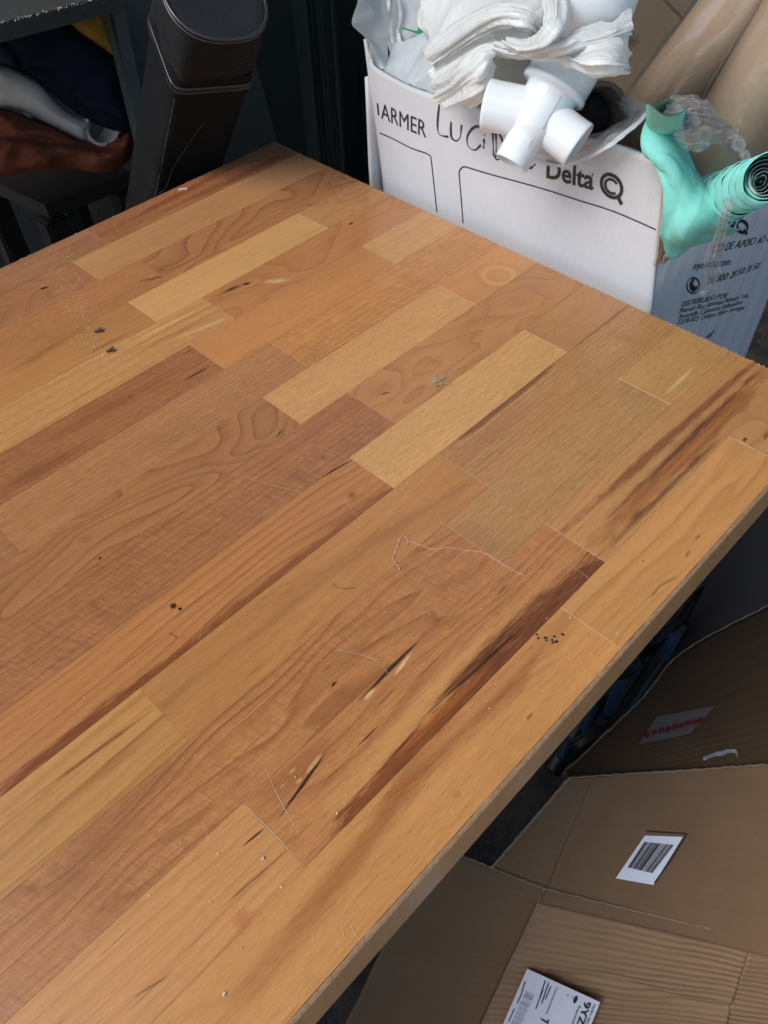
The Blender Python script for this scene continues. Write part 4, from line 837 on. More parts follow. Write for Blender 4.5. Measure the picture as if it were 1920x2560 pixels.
# kraft rolls in clear wrap
m_kr = card_mat("kraft_roll_paper", (.62, .43, .28, 1), 0.0, 40, 1, .5, .12, .0002, (.28, .19, .11, 1), .35)
m_core = simple("roll_core_dark", (.12, .08, .05, 1), .9)
def kraft_roll(p, q, r, label):
    e = empty("paper_roll", p, label, "paper roll", "brown rolls in clear wrap")
    v, f = tube_wall(p, q, [(0, r * .55), (0, r), (1, r), (1, r * .55)], 64); me = pydata(v, f)
    me.uv_layers.new(name="uv"); obj("roll", me, m_kr, e, True)
    d = (q - p); L = d.length; u_ = d.normalized().orthogonal().normalized(); w_ = d.normalized().cross(u_)
    G = [[p + d * (s / 59) + (u_ * math.cos(2 * math.pi * k / 80) + w_ * math.sin(2 * math.pi * k / 80)) * (r + .0022) for k in range(81)] for s in range(60)]
    def disp(u, v, p_): return .0016 * (1 - 2 * abs(mnoise.noise(p_ * 22))) + .0012 * mnoise.noise(Vector((p_.x * 60, p_.y * 60, p_.z * 14)))
    A, N = grid_normals(G); 
    verts = []; 
    for j in range(60):
        for i in range(81):
            pt = Vector(A[j, i % 80 if i == 80 else i]); axp = p + d * (j / 59); nn = (pt - axp).normalized(); verts.append(pt + nn * (abs(disp(0, 0, pt)) + .0004))
    faces = [(j * 81 + i, j * 81 + i + 1, (j + 1) * 81 + i + 1, (j + 1) * 81 + i) for j in range(59) for i in range(80)]
    obj("clear_wrap", pydata(verts, faces), m_wrap, e, True)
    v, f = tube_wall(p, q, [(.002, r * .55), (.05, r * .5)], 32); obj("core", pydata(v, f), m_core, e)
    return e
kp = atd(1560, 400, DP + .17); kq = atd(1905, -40, DP + .05)
kr1 = rad_px(atd(1740, 130, DP + .1), 97)
kraft_roll(kp, kp + (kq - kp).normalized() * .55, kr1, "brown paper roll in clear wrap, the upper left of the two rolls")
kp2 = atd(1690, 560, DP + .14); kq2 = atd(2010, 60, DP + .0)
kraft_roll(kp2, kp2 + (kq2 - kp2).normalized() * .5, rad_px(atd(1880, 220, DP + .06), 108), "brown paper roll in clear wrap, cut by the right edge of the photo")

# mint paper roll with telescoped layers
m_mint = simple("mint_paper", (.20, .60, .52, 1), .75, .05, 30, .0003, 120); m_mintin = simple("mint_paper_inside", (.48, .62, .55, 1), .6, .06, 30, .0003, 120)
mr = empty("mint_roll", X(1800, 500, .08), "mint green paper roll with layered spiral end at the box corner", "paper roll")
C0 = Vector(at(1728, 530, y=-.41)); C1 = Vector(at(1886, 460, y=-.53))
axm = (C1 - C0).normalized(); Lm = (C1 - C0).length
un = axm.orthogonal().normalized(); wn_ = axm.cross(un)
rm = rad_px(C1, 80)
def layer(s0, s1, r, wav, ph, nseg=72, thick=.0006):
    V = []; F = []
    ns = 8
    for j in range(ns + 1):
        for k in range(nseg):
            a = 2 * math.pi * k / nseg; edge = s1 + wav * math.sin(a + ph) + .0012 * mnoise.noise(Vector((math.cos(a) * 2, math.sin(a) * 2, ph)))
            s = s0 + (edge - s0) * j / ns; rr = r * (1 + .012 * math.sin(2 * a + ph)) + .0012 * (1 - 2 * abs(mnoise.noise(Vector((math.cos(a) * 1.4, math.sin(a) * 1.4, s * 26))))) * (1 if r > rm * .8 else .3)
            V.append(C0 + axm * s + (un * math.cos(a) + wn_ * math.sin(a)) * rr)
    off = len(V)
    for j in range(ns):
        for k in range(nseg): F.append((j * nseg + k, j * nseg + (k + 1) % nseg, (j + 1) * nseg + (k + 1) % nseg, (j + 1) * nseg + k))
    for k in range(nseg):
        a = 2 * math.pi * k / nseg; p = V[ns * nseg + k]; V.append(p - (un * math.cos(a) + wn_ * math.sin(a)) * thick)
    for k in range(nseg): F.append((ns * nseg + k, ns * nseg + (k + 1) % nseg, off + (k + 1) % nseg, off + k))
    return pydata(V, F)
r_ = rm * 1.08
for i in range(11):
    s1 = Lm * (.30 + .085 * i) + rng.uniform(-.002, .002)
    obj("paper_layer", layer(-.05, s1, r_, .006, i * .55), m_mint, mr, True); r_ -= .0008
for i in range(6):
    obj("paper_layer", layer(Lm * .7, Lm * (1.12 - .012 * i) + rng.uniform(-.002, .002), r_, .005, i * .9 + 1), m_mint if i < 2 else m_mintin, mr, True); r_ -= .0021
obj("paper_inside", layer(-.03, Lm * 1.06, r_ - .0006, .004, 2.0), m_mintin, mr, True)
obj("paper_inside", layer(-.03, Lm * .98, r_ - .005, .008, 4.0), m_mintin, mr, True)
# loose outer sheet draping from the corner
def S(px, py, y): return at(px, py, y=y)
def msheet(name, rows, nu, nv, m, amp=.002, cs_=26, seed=0.0):
    G = loft_grid([[S(*q) for q in r] for r in rows], nu, nv)
    so_ = Vector((seed, seed, 0))
    return obj(name, sheet(G, .0007, lambda u, v, p: amp * (1 - 2 * abs(mnoise.noise(p * cs_ + so_))) + amp * .28 * (1 - 2 * abs(mnoise.noise(p * cs_ * 2.7 + so_))) + amp * .5 * fbm(p * 12 + so_) + amp * .7 * (1 - abs(((u * 1.4 + v * 2.2 + .25 * fbm(p * 10 + so_)) % 1.0) * 2 - 1)) + amp * .4 * (1 - abs(((u * 2.3 - v * 3.1 + .3 * fbm(p * 9)) % 1.0) * 2 - 1))), m, mr, True)
msheet("loose_sheet", [[(1622, 285, -.425), (1650, 312, -.435), (1692, 326, -.43)], [(1612, 330, -.43), (1655, 348, -.445), (1704, 360, -.442)], [(1612, 378, -.438), (1660, 390, -.455), (1716, 415, -.458)], [(1652, 406, -.452), (1692, 430, -.468), (1740, 462, -.470)], [(1661, 500, -.466), (1712, 508, -.480), (1775, 505, -.492)], [(1660, 580, -.468), (1720, 570, -.486), (1815, 545, -.502)], [(1660, 634, -.466), (1730, 604, -.478), (1850, 560, -.500)]], 80, 120, m_mint, .0040, 15, 3)
msheet("loose_sheet", [[(1690, 335, -.43), (1705, 345, -.42), (1715, 360, -.41)], [(1700, 380, -.44), (1712, 375, -.425), (1718, 385, -.41)], [(1712, 405, -.44), (1716, 402, -.43), (1719, 398, -.41)]], 16, 20, m_mint, .001, 30, 5)
# curled top of the sheet: a short open tube
T0 = S(1652, 352, -.40); T1 = S(1668, 268, -.455)
rt = rad_px(T0, 38); dt = (T1 - T0); ut = dt.normalized().orthogonal().normalized(); vt = dt.normalized().cross(ut)
for nm, m_, k_ in (("curled_edge", m_mint, 1.0), ("curl_inside", m_mintin, .965)):
    V = []; nn = 44
    for j in range(14):
        for k in range(nn + 1):
            a = 2 * math.pi * k / nn; s_ = j / 13
            V.append(T0 + dt * (s_ * (1 + .38 * math.sin(a + 2.2) + .08 * math.sin(3 * a))) + (ut * math.cos(a) + vt * math.sin(a)) * rt * k_ * (.92 + .10 * s_ + .05 * math.sin(a * 3 + s_)))
    F = [(j * (nn + 1) + k, j * (nn + 1) + k + 1, (j + 1) * (nn + 1) + k + 1, (j + 1) * (nn + 1) + k) for j in range(13) for k in range(nn)]
    obj(nm, pydata(V, F), m_, mr, True)

# clear film torn off the rolls
cf_ = empty("clear_film_scrap", S(1790, 400, -.46), "crumpled clear plastic film scrap with a strip hanging over the mint roll", "plastic film")
def cfilm(name, rows, nu, nv, amp, cs_, seed, pleat=0, pf=4, along='u'):
    G = loft_grid([[S(*q) for q in r] for r in rows], nu, nv); so_ = Vector((seed, seed * .7, 0))
    def disp(u, v, p):
        a, c = (u, v) if along == 'u' else (v, u)
        d = amp * (1 - 2 * abs(mnoise.noise(p * cs_ + so_))) + amp * .5 * (1 - 2 * abs(mnoise.noise(p * cs_ * 2.3 + so_)))
        if pleat:
            ph = c * pf + .8 * fbm(Vector((a * 3, c * 3, seed))); d += pleat * abs((ph % 1) * 2 - 1)
        return d
    return obj(name, sheet(G, 0, disp), m_clear, cf_, True)
cfilm("film_crumple", [[(1672, 260, -.425), (1700, 258, -.43), (1730, 255, -.43), (1770, 275, -.43), (1790, 300, -.43)], [(1675, 290, -.44), (1705, 285, -.455), (1745, 285, -.46), (1790, 310, -.455), (1825, 335, -.45)], [(1678, 322, -.445), (1710, 330, -.465), (1750, 335, -.475), (1800, 345, -.47), (1838, 360, -.46)], [(1700, 345, -.45), (1735, 362, -.47), (1770, 355, -.475), (1810, 375, -.47), (1850, 395, -.46)]], 110, 80, .0028, 34, 1, .0026, 9)
cfilm("film_strip", [[(1800, 340, -.47), (1820, 370, -.48), (1845, 410, -.50), (1850, 455, -.515), (1838, 490, -.52)], [(1835, 335, -.46), (1850, 365, -.48), (1862, 410, -.50), (1860, 455, -.515), (1846, 490, -.52)]], 70, 20, .003, 70, 2, .002, 3)
cfilm("film_strip", [[(1834, 486, -.52), (1825, 520, -.522), (1795, 560, -.515), (1768, 610, -.505), (1755, 660, -.498), (1760, 700, -.494), (1764, 722, -.492)], [(1840, 488, -.522), (1836, 525, -.526), (1822, 560, -.522), (1808, 610, -.514), (1798, 660, -.506), (1790, 700, -.50), (1768, 724, -.494)]], 110, 24, .003, 60, 3, .004, 4)

# dark carton behind the rolls
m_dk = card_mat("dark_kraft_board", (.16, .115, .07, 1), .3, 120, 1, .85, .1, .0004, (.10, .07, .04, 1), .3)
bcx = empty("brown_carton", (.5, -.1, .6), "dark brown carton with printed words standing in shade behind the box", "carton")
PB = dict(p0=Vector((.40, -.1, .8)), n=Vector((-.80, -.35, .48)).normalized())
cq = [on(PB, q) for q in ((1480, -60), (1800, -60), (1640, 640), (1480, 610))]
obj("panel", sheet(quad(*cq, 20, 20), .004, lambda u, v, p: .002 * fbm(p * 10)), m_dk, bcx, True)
PB2 = dict(p0=PB['p0'] + PB['n'] * .006, n=PB['n'])
text("os", PB2, (1562, 99), (1576, 91), bcx, m_print, .010)
text("edo!", PB2, (1562, 118), (1592, 95), bcx, m_print, .010)
obj("printed_line", pydata(*stroke(PB2, [(1655, -10), (1680, 18), (1702, 38)], .0016, False)), m_print, bcx)
# ================================================================== BLACK CARRYING CASE
m_case = simple("black_woven_cloth", (.006, .006, .0065, 1), .9, .25, 40, .0005, 900, spec=.12, dust=.45, dustcol=(.22, .21, .20, 1))
m_caseside = m_case
m_lid = simple("black_mesh_cloth", (.008, .008, .0085, 1), .8, .3, 60, .0012, 500, spec=.2, dust=.5, dustcol=(.25, .24, .22, 1))
m_topc = simple("navy_black_cloth", (.008, .008, .012, 1), .7, .2, 30, .0004, 900, spec=.5, dust=.3, dustcol=(.2, .2, .22, 1))
m_zip = simple("black_zip", (.03, .03, .031, 1), .3, .2, 200, spec=.6)
case = empty("carrying_case", (.1, .46, 0), "tall black cloth carrying case with a zipped lid, leaning behind the worktop", "case")
c0 = Vector((-.082, .0782, .7224)); ca = Vector((.3121, .7612, .5685)).normalized(); cb = Vector((.9491, -.2769, -.1502)).normalized(); cdn = Vector((.0431, .5864, -.8089)).normalized()
HS = .0751 / 2
def sec(t, n=4.5, s=1.0, k=64, ox=0):
    """section of the case at a distance t up its axis: rounded square, front corner towards the viewer"""
    out = []
    for i in range(k):
        a = 2 * math.pi * i / k; c_, s_ = math.cos(a), math.sin(a)
        r = (abs(c_) ** n + abs(s_) ** n) ** (-1 / n)
        out.append(c0 - cdn * t + (ca * (c_ * r) + cb * (s_ * r)) * HS * s)
    return out
def case_part(name, spec, m, smooth=True, cap=False, amp=.0, capdome=0.0, par=case):
    rings = [sec(*q) for q in spec]; k = len(rings[0]); V = []
    for r in rings: V += r
    if amp: V = [p + Vector((mnoise.noise(p * 30), mnoise.noise(p * 30 + Vector((4, 0, 0))), 0)) * amp for p in V]
    F = [(j * k + i, j * k + (i + 1) % k, (j + 1) * k + (i + 1) % k, (j + 1) * k + i) for j in range(len(rings) - 1) for i in range(k)]
    if cap:
        last = rings[-1]; ctr = sum(last, Vector()) / k; base = len(V) - k; M = 6
        for q in range(1, M):
            f = 1 - q / M; V += [ctr + (p - ctr) * f - cdn * (capdome * (1 - f * f)) for p in last]
        V.append(ctr - cdn * capdome)
        for q in range(M - 1):
            b0 = base + q * k; b1 = b0 + k
            F += [(b0 + i, b0 + (i + 1) % k, b1 + (i + 1) % k, b1 + i) for i in range(k)]
        b0 = base + (M - 1) * k; F += [(b0 + i, b0 + (i + 1) % k, len(V) - 1) for i in range(k)]
    return obj(name, pydata(V, F), m, par, smooth)
zf = c0.z / .8089
case_part("body", [(-zf + .02 + i * (zf + .160) / 24, 9, 1.0) for i in range(25)], m_case, amp=.0024)
case_part("lid", [(.183, 8, 1.02), (.190, 8, 1.035), (.200, 7, 1.04), (.212, 5.5, 1.05), (.222, 4, 1.06), (.230, 3.2, 1.08), (.236, 2.7, 1.12), (.240, 2.4, 1.17)], m_lid, amp=.0042)
case_part("top_panel", [(.240, 2.4, 1.15), (.2405, 2.4, 1.12)], m_topc, cap=True, capdome=-.002)
tube("piping", sec(.2405, 2.4, 1.17), .0016, m_zip, case, 8, True)
tube("piping", sec(.2365, 2.5, 1.17), .0010, m_zip, case, 6, True)
case_part("zip_tape", [(.157, 9, 1.015), (.160, 9, 1.03), (.181, 8, 1.035), (.186, 8, 1.025)], m_case)
for tt_ in (.1695, .1745): tube("zip_cord", sec(tt_, 9, 1.045), .0012, m_zip, case, 6, True)
G = []; s1, s2 = sec(.1688, 9, 1.05, 560), sec(.1752, 9, 1.05, 560)
V = []; F = []
for i in range(0, 560, 2):
    p, q, nx = s1[i], s2[i], s1[(i + 1) % 560]; d = (nx - p) * .55; o_ = (p - (c0 - cdn * .172)); o_ -= cdn * o_.dot(cdn); o_ = o_.normalized() * .0011
    a = len(V); V += [p, p + d, q + d, q, p + o_, p + d + o_, q + d + o_, q + o_]
    F += [tuple(a + k for k in f) for f in ((4, 5, 6, 7), (0, 1, 5, 4), (1, 2, 6, 5), (2, 3, 7, 6), (3, 0, 4, 7))]
tag(obj("zip_teeth", pydata(V, F), m_zip, case), kind='stuff')
m_wear = simple("worn_edge_grey", (.055, .053, .055, 1), .9, .6, 120)
V = []; F = []
for i in range(70):      # pale rubbed line on the front corner, made of short worn threads
    t_ = -.01 + i * .0024
    k = 64; pts = sec(t_, 9, 1.003, 64)
    fc = c0 - cdn * t_ - (ca + cb) * HS * 1.0
    best = min(pts, key=lambda p: (p - fc).length); o_ = -(ca + cb).normalized()
    p = best + o_ * .0004; wd = (ca - cb).normalized() * rng.uniform(.0002, .0007); l_ = -cdn * rng.uniform(.0012, .0030)
    a = len(V); V += [p - wd, p + wd, p + wd * .6 + l_, p - wd * .6 + l_]; F.append((a, a + 1, a + 2, a + 3))
tag(obj("worn_seam", pydata(V, F), m_wear, case), kind='stuff')
# two pale hairs clinging to it
PC = dict(p0=c0 - (ca) * HS * 1.02, n=-ca)
cl = [on(PC, q) - ca * .0006 for q in catmull([(512, 302, 0), (470, 360, 0), (432, 420, 0), (414, 468, 0), (398, 482, 0)], 40)]
obj("clinging_hair", pydata(*tube_pts(cl, .00007, 4)), simple('grey_hair', (.25, .24, .22, 1), .6), case)

# ================================================================== DARK GREEN PLASTIC BIN AND PANELS BEHIND
m_grn = simple("dark_green_plastic", (.010, .022, .019, 1), .34, .2, 12, .0003, 300, spec=.5, dust=.35, dustcol=(.16, .17, .16, 1))
m_grn2 = simple("grey_green_panel", (.032, .044, .042, 1), .55, .2, 8, .0004, 200, dust=.4, dustcol=(.2, .2, .19, 1))
YB = .42
binx = empty("storage_bin", (.3, .6, 0), "tall dark green plastic storage bin with upright ribs in the corner behind", "bin")
def yq(px, py, y=YB): return at(px, py, y=y)
pl0, pl1 = yq(700, 200), yq(838, 200)
xa, xb = yq(560, 200).x, yq(828, 200).x
G = []
def bin_profile(u):          # across the front: panel, round rib, groove, flat, rounded corner flange
    x = xa + (xb - xa) * u; y = YB
    r1 = yq(768, 200).x; y -= .016 * math.exp(-((x - r1) / .010) ** 2)
    r2 = yq(800, 200).x; y += .010 * math.exp(-((x - r2) / .006) ** 2)
    r3 = yq(826, 200).x; y -= .014 * math.exp(-((x - r3) / .006) ** 2)
    return x, y
nu = 160
G = [[Vector((bin_profile(i / (nu - 1))[0], bin_profile(i / (nu - 1))[1], 1.25 * (1 - j / 7))) for i in range(nu)] for j in range(8)]
obj("front_panel", sheet(G, .004), m_grn, binx, True)
obj("side_panel", sheet(quad((xb, YB - .008, 1.25), (xb + .05, YB + .45, 1.25), (xb + .05, YB + .45, 0), (xb, YB - .008, 0), 12, 12), .004), m_grn, binx, True)
ed = [Vector((xb + .001, YB - .014, z / 20 * 1.25)) for z in range(21)]
tube("corner_flange", ed, .006, m_grn, binx, 10)
bin2 = empty("dark_panel", (.55, .7, 0), "very dark green panel with a faint rounded frame between bin and white box", "panel")
obj("board", box_bm(xb + .02, xb + .75, .86, .875, 0, 1.4, .004, 2), m_grn, bin2)
fr_ = [at(px, py, y=.858) for px, py in ((905, 420), (902, 250), (902, 180), (905, 160), (915, 150), (990, 130))]
tube("raised_frame", catmull(fr_, 40), .004, m_grn, bin2, 8)
# leaning grey green board behind the case
YL = .26
lb = empty("leaning_board", (0, .3, 0), "grey green board leaning behind the black case", "board")
q4 = [at(255, -40, y=YL + .03), at(585, -40, y=YL + .05), at(712, 420, y=YL), at(345, 330, y=YL - .02)]
dn = (q4[2] - q4[1]) * 1.6; dl = (q4[3] - q4[0]) * 1.6
obj("panel", sheet(quad(q4[0], q4[1], q4[1] + dn, q4[0] + dl, 16, 16), .012), m_grn2, lb, False)
qs = [q4[0] + Vector((0, -.004, 0)), at(286, -40, y=YL + .026), at(345, 180, y=YL - .004), at(334, 262, y=YL - .012)]
obj("edge_lip", sheet(quad(q4[0] - Vector((0, .012, 0)), qs[1] - Vector((0, .012, 0)), at(368, 300, y=YL - .03), at(345, 330, y=YL - .032), 6, 14), .008), m_grn2, lb, False)
# shelf edge at the upper left, dusty along its rim
m_shelf = simple("grey_shelf", (.023, .026, .023, 1), .8, .35, 30, .0006, 120, dust=.5, dustcol=(.25, .25, .22, 1))
shelf = empty("shelf_board", at(60, 10, y=.10), "grey dusty shelf edge cutting the upper left corner of the photo", "shelf")
SZ = .845
e0, e1 = at(-60, 72, z=SZ), at(262, -10, z=SZ)
dirv = (e1 - e0).normalized(); bk = Vector((-dirv.y, dirv.x, 0)) * .45; bk = bk if bk.y > 0 else -bk
E0, E1 = e0 - dirv * .9, e1 + dirv * .02
obj("board", sheet(quad(E0 + bk, E1 + bk, E1, E0, 40, 12), .018), m_shelf, shelf)
for p in (E0.lerp(E0 + bk, .1) + dirv * .03, E0.lerp(E0 + bk, .9) + dirv * .03, E1.lerp(E1 + bk, .94) - dirv * .03):
    obj("post", box_bm(p.x - .014, p.x + .014, p.y - .014, p.y + .014, 0, SZ - .019, .002, 1), m_shelf, shelf)
V = []; F = []
for i in range(140):
    p = e0.lerp(e1, rng.random()) + Vector((0, -.002, rng.uniform(-.001, .001))); s = rng.uniform(.0005, .0016); a = len(V)
    q = [Vector((rng.uniform(-1, 1), rng.uniform(-1, 1), rng.uniform(-1, 1))) * s for _ in range(4)]; V += [p + k for k in q]; F += [(a, a + 1, a + 2), (a, a + 2, a + 3), (a + 1, a + 3, a + 2), (a, a + 3, a + 1)]
tag(obj("dust_fluff", pydata(V, F), m_fuzz, shelf), kind='stuff')

# ================================================================== PILE OF CLOTHES ON A STOOL
def blob(name, outline, p0, n, thick, m, parent=None, step=7.0, wr=.004, wf=18, sat=60, back=.4, seed=0.0, fold=None):
    """a soft thing: outline on a plane of the place, filled out in front and behind, wrinkled"""
    n = Vector(n).normalized(); p0 = Vector(p0)
    oc = catmull([Vector((q[0], q[1], 0)) for q in outline + outline[:1]], max(60, len(outline) * 9))[:-1]
    P2 = [(p.x, p.y) for p in oc]; k = len(P2)
    A = np.array(P2); B = np.roll(A, -1, axis=0)
    def inside(x, y):
        c = ((A[:, 1] > y) != (B[:, 1] > y)) & (x < (B[:, 0] - A[:, 0]) * (y - A[:, 1]) / (B[:, 1] - A[:, 1] + 1e-9) + A[:, 0]); return c.sum() % 2 == 1
    def dist(x, y):
        d = B - A; t = (((x - A[:, 0]) * d[:, 0] + (y - A[:, 1]) * d[:, 1]) / ((d ** 2).sum(1) + 1e-9)).clip(0, 1)
        return float(np.sqrt((A[:, 0] + t * d[:, 0] - x) ** 2 + (A[:, 1] + t * d[:, 1] - y) ** 2).min())
    pts = list(P2); x0, y0 = A.min(0); x1, y1 = A.max(0); yy = y0
    r2 = random.Random(int(seed * 10) + 3)
    while yy < y1:
        xx = x0
        while xx < x1:
            px, py = xx + r2.uniform(-.3, .3) * step, yy + r2.uniform(-.3, .3) * step
            if inside(px, py) and dist(px, py) > step * .5: pts.append((px, py))
            xx += step
        yy += step
    res = delaunay_2d_cdt([Vector(p) for p in pts], [(i, (i + 1) % k) for i in range(k)], [list(range(k))], 1, 1e-4)
    vs, fs = res[0], res[2]
    front = []; backv = []; so_ = Vector((seed, seed * 1.3, seed * .7))
    for v in vs:
        d = min(1, dist(v.x, v.y) / sat); h = math.sqrt(max(0, 1 - (1 - d) ** 2))
        w3 = at(v.x, v.y, p0=p0, n=n); tc = (CAM - w3).normalized()
        q = w3 * wf + so_
        r = (1 - 2 * abs(mnoise.noise(q))) * wr + fbm(q * .4) * wr
        if fold: r += fold(v.x, v.y)
        front.append(w3 + tc * (thick * h + r * min(1, d * 3))); backv.append(w3 - tc * (thick * back * h + .002))
    N = len(vs); faces = [tuple(f) for f in fs]
    faces2 = [tuple(N + i for i in reversed(f)) for f in faces]
    from collections import Counter
    ec = Counter()
    for f in faces:
        for a, b in zip(f, f[1:] + f[:1]): ec[tuple(sorted((a, b)))] += 1
    rim = []
    for f in faces:
        for a, b in zip(f, f[1:] + f[:1]):
            if ec[tuple(sorted((a, b)))] == 1: rim.append((b, a, N + a, N + b))
    me = pydata(front + backv, faces + faces2 + rim)
    bm = bmesh.new(); bm.from_mesh(me); bmesh.ops.recalc_face_normals(bm, faces=bm.faces); bm.to_mesh(me); bm.free()
    return obj(name, me, m, parent, True)
PN = Vector((-.35, -.80, .45))
PC0 = at(160, 220, y=.34)
m_navy = simple("navy_fleece", (.008, .009, .020, 1), .95, .3, 30, .001, 500, spec=.2); m_navy2 = simple("navy_jersey", (.006, .007, .014, 1), .95, .3, 30, .0008, 400, spec=.2)
m_fur = simple("yellow_fur", (.36, .20, .035, 1), .95, .35, 50, .003, 350, spec=.1, stretch=(1, 1, .4)); m_denim = simple("blue_denim", (.018, .030, .050, 1), .9, .3, 60, .0008, 800)
m_wcloth = simple("white_fabric", (.56, .46, .38, 1), .95, .06, 18, .0006, 300)
def checks():
    m, t, b = newmat("rust_ripstop"); tc = t.n('ShaderNodeTexCoord').outputs['Object']
    x, y, z = t.sep(t.map(tc, rot=(.3, .5, .4))); g = t.m('MAXIMUM', t.ss(t.m('FRACT', t.m('MULTIPLY', x, 160)), .82, .95), t.ss(t.m('FRACT', t.m('MULTIPLY', z, 160)), .82, .95))
    n = t.noise(tc, 18, 4, .6); c = t.vm('SCALE', (.20, .055, .026), t.m('ADD', .75, t.m('MULTIPLY', n, .5))); c = t.mix(t.m('MULTIPLY', g, .3), c, (.07, .018, .01, 1))
    t.put(b.inputs['Base Color'], c); b.inputs['Roughness'].default_value = .9; b.inputs['Specular IOR Level'].default_value = .2
    bp = t.n('ShaderNodeBump'); bp.inputs['Distance'].default_value = .004; t.put(bp.inputs['Height'], t.noise(tc, 40, 4, .6)); t.t.links.new(bp.outputs[0], b.inputs['Normal']); return m
jk = empty("jacket", PC0 + PN * .02, "navy jacket with yellow fur lining heaped on the white fabric roll", "jacket")
blob("jacket_body", [(2, 62), (60, 45), (130, 22), (165, 50), (215, 75), (262, 115), (300, 148), (320, 210), (340, 262), (336, 330), (300, 325), (240, 306), (190, 282), (150, 250), (112, 215), (80, 188), (48, 182), (44, 150), (14, 105)], PC0, PN, .035, m_navy, jk, wr=.006, wf=22, seed=1)
blob("fur_lining", [(128, 60), (132, 22), (185, -20), (262, -20), (280, 70), (300, 148), (258, 125), (226, 105), (200, 88), (178, 66), (164, 51)], PC0 + PN * .012, PN, .022, m_fur, jk, wr=.003, wf=40, seed=2, sat=30)
blob("fold", [(45, 165), (110, 160), (180, 185), (250, 230), (310, 290), (335, 330), (290, 328), (225, 303), (170, 268), (120, 228), (85, 195)], PC0 + PN * .015, PN, .022, m_navy2, jk, wr=.004, wf=26, seed=3, sat=25)
V = []; F = []
for i in range(420):     # fur tips along the edge of the lining
    u = rng.random(); pxs = [(166, 52), (200, 88), (258, 125), (298, 148)]; p2 = catmull([Vector((a, b, 0)) for a, b in pxs], 30)[int(u * 29)]
    p = at(p2.x + rng.uniform(-6, 3), p2.y + rng.uniform(-8, 2), p0=PC0 + PN * .018, n=PN); d = Vector((rng.gauss(0, .3), rng.gauss(-.2, .2), -1)).normalized() * rng.uniform(.003, .007); s = Vector((.0004, .0002, 0)); a = len(V)
    V += [p - s, p + s, p + d]; F.append((a, a + 1, a + 2))
tag(obj("fur_tips", pydata(V, F), m_fur, jk), kind='stuff')
blob("yellow_trim", [(-4, 55), (4, 60), (6, 85), (12, 103), (4, 98), (-4, 85)], PC0 + PN * .03, PN, .006, m_fur, jk, step=4, sat=8, wr=.0005)
dn_ = blob("denim_cloth", [(-20, 95), (14, 105), (40, 140), (50, 165), (52, 185), (20, 172), (-20, 160)], PC0 - PN * .01, PN, .02, m_denim, None, seed=4, sat=30)
tag(dn_, "strip of dark blue denim showing at the left edge behind the jacket", "cloth")
wr_ = empty("fabric_roll", PC0 - PN * .02, "off-white fabric roll with an open end lying under the navy jacket", "fabric roll")
blob("fabric", [(-20, 160), (20, 168), (70, 190), (105, 210), (130, 240), (165, 275), (205, 295), (228, 302), (222, 330), (216, 352), (170, 335), (110, 305), (60, 280), (20, 268), (-20, 262)], PC0 + PN * .005, PN, .028, m_wcloth, wr_, wr=.0025, wf=14, seed=5, sat=45)
V = []
ra_ = at(222, 327, p0=PC0 + PN * .015, n=PN); rb_ = at(262, 330, p0=PC0 + PN * .0, n=PN)
G = []
for s_ in range(10):
    row = []
    for k in range(33):
        a = R(150 + 240 * k / 32); cx, cy = 258, 318; rx, ry = 36 + s_ * .0, 40
        row.append(at(cx + rx * math.cos(a) - s_ * 4.0 * .9, cy - ry * math.sin(a) * 1.0 - s_ * 1.0, p0=PC0 + PN * (.018 - s_ * .004), n=PN))
    G.append(row)
obj("roll_end", sheet(G, .004), m_wcloth, wr_, True)
rb2 = blob("sleeping_bag", [(-20, 268), (25, 275), (90, 300), (150, 325), (200, 350), (260, 352), (305, 332), (330, 312), (335, 360), (322, 400), (290, 425), (240, 432), (185, 420), (140, 425), (70, 430), (-20, 425)], PC0 + PN * -.005, PN, .045, checks(), None, wr=.009, wf=30, seed=6, sat=55,
     fold=lambda x, y: -.016 * math.exp(-((y - 352 - (x - 120) * .12) / 9) ** 2) * (1 if x > 20 else .6) + .004 * math.sin((x * .6 + y) * .07))
tag(rb2, "rust red checked fabric bag squashed beneath the white fabric roll", "fabric bag")
m_dwood = simple("dark_red_wood", (.010, .006, .005, 1), .5, .4, 14, .0005, 200, stretch=(1, 6, 6))
stl = empty("wooden_stool", at(60, 500, z=.33), "dark red-brown wooden stool under the pile of clothes", "stool")
s0, s1, s2 = at(-80, 425, z=.50), at(112, 512, z=.50), at(330, 430, z=.50)
s3 = s0 + (s2 - s1)
def slab(a, b, c, d, th):
    return sheet(quad(a, b, c, d, 2, 2), th)
obj("seat", sheet(quad(s0, s1, s2, s3, 8, 8), .024), m_dwood, stl)
for p in (s0.lerp(s2, .08), s1.lerp(s3, .05), s2.lerp(s0, .08), s3.lerp(s1, .08)):
    obj("leg", box_bm(p.x - .02, p.x + .02, p.y - .02, p.y + .02, 0, .474, .004, 2), m_dwood, stl)
mids = [s1.lerp(s3, .05), s0.lerp(s2, .08)]
d = mids[1] - mids[0]
obj("stretcher", pydata(*tube_pts([mids[0] - Vector((0, 0, .2)), mids[1] - Vector((0, 0, .2))], .014, 10)), m_dwood, stl)

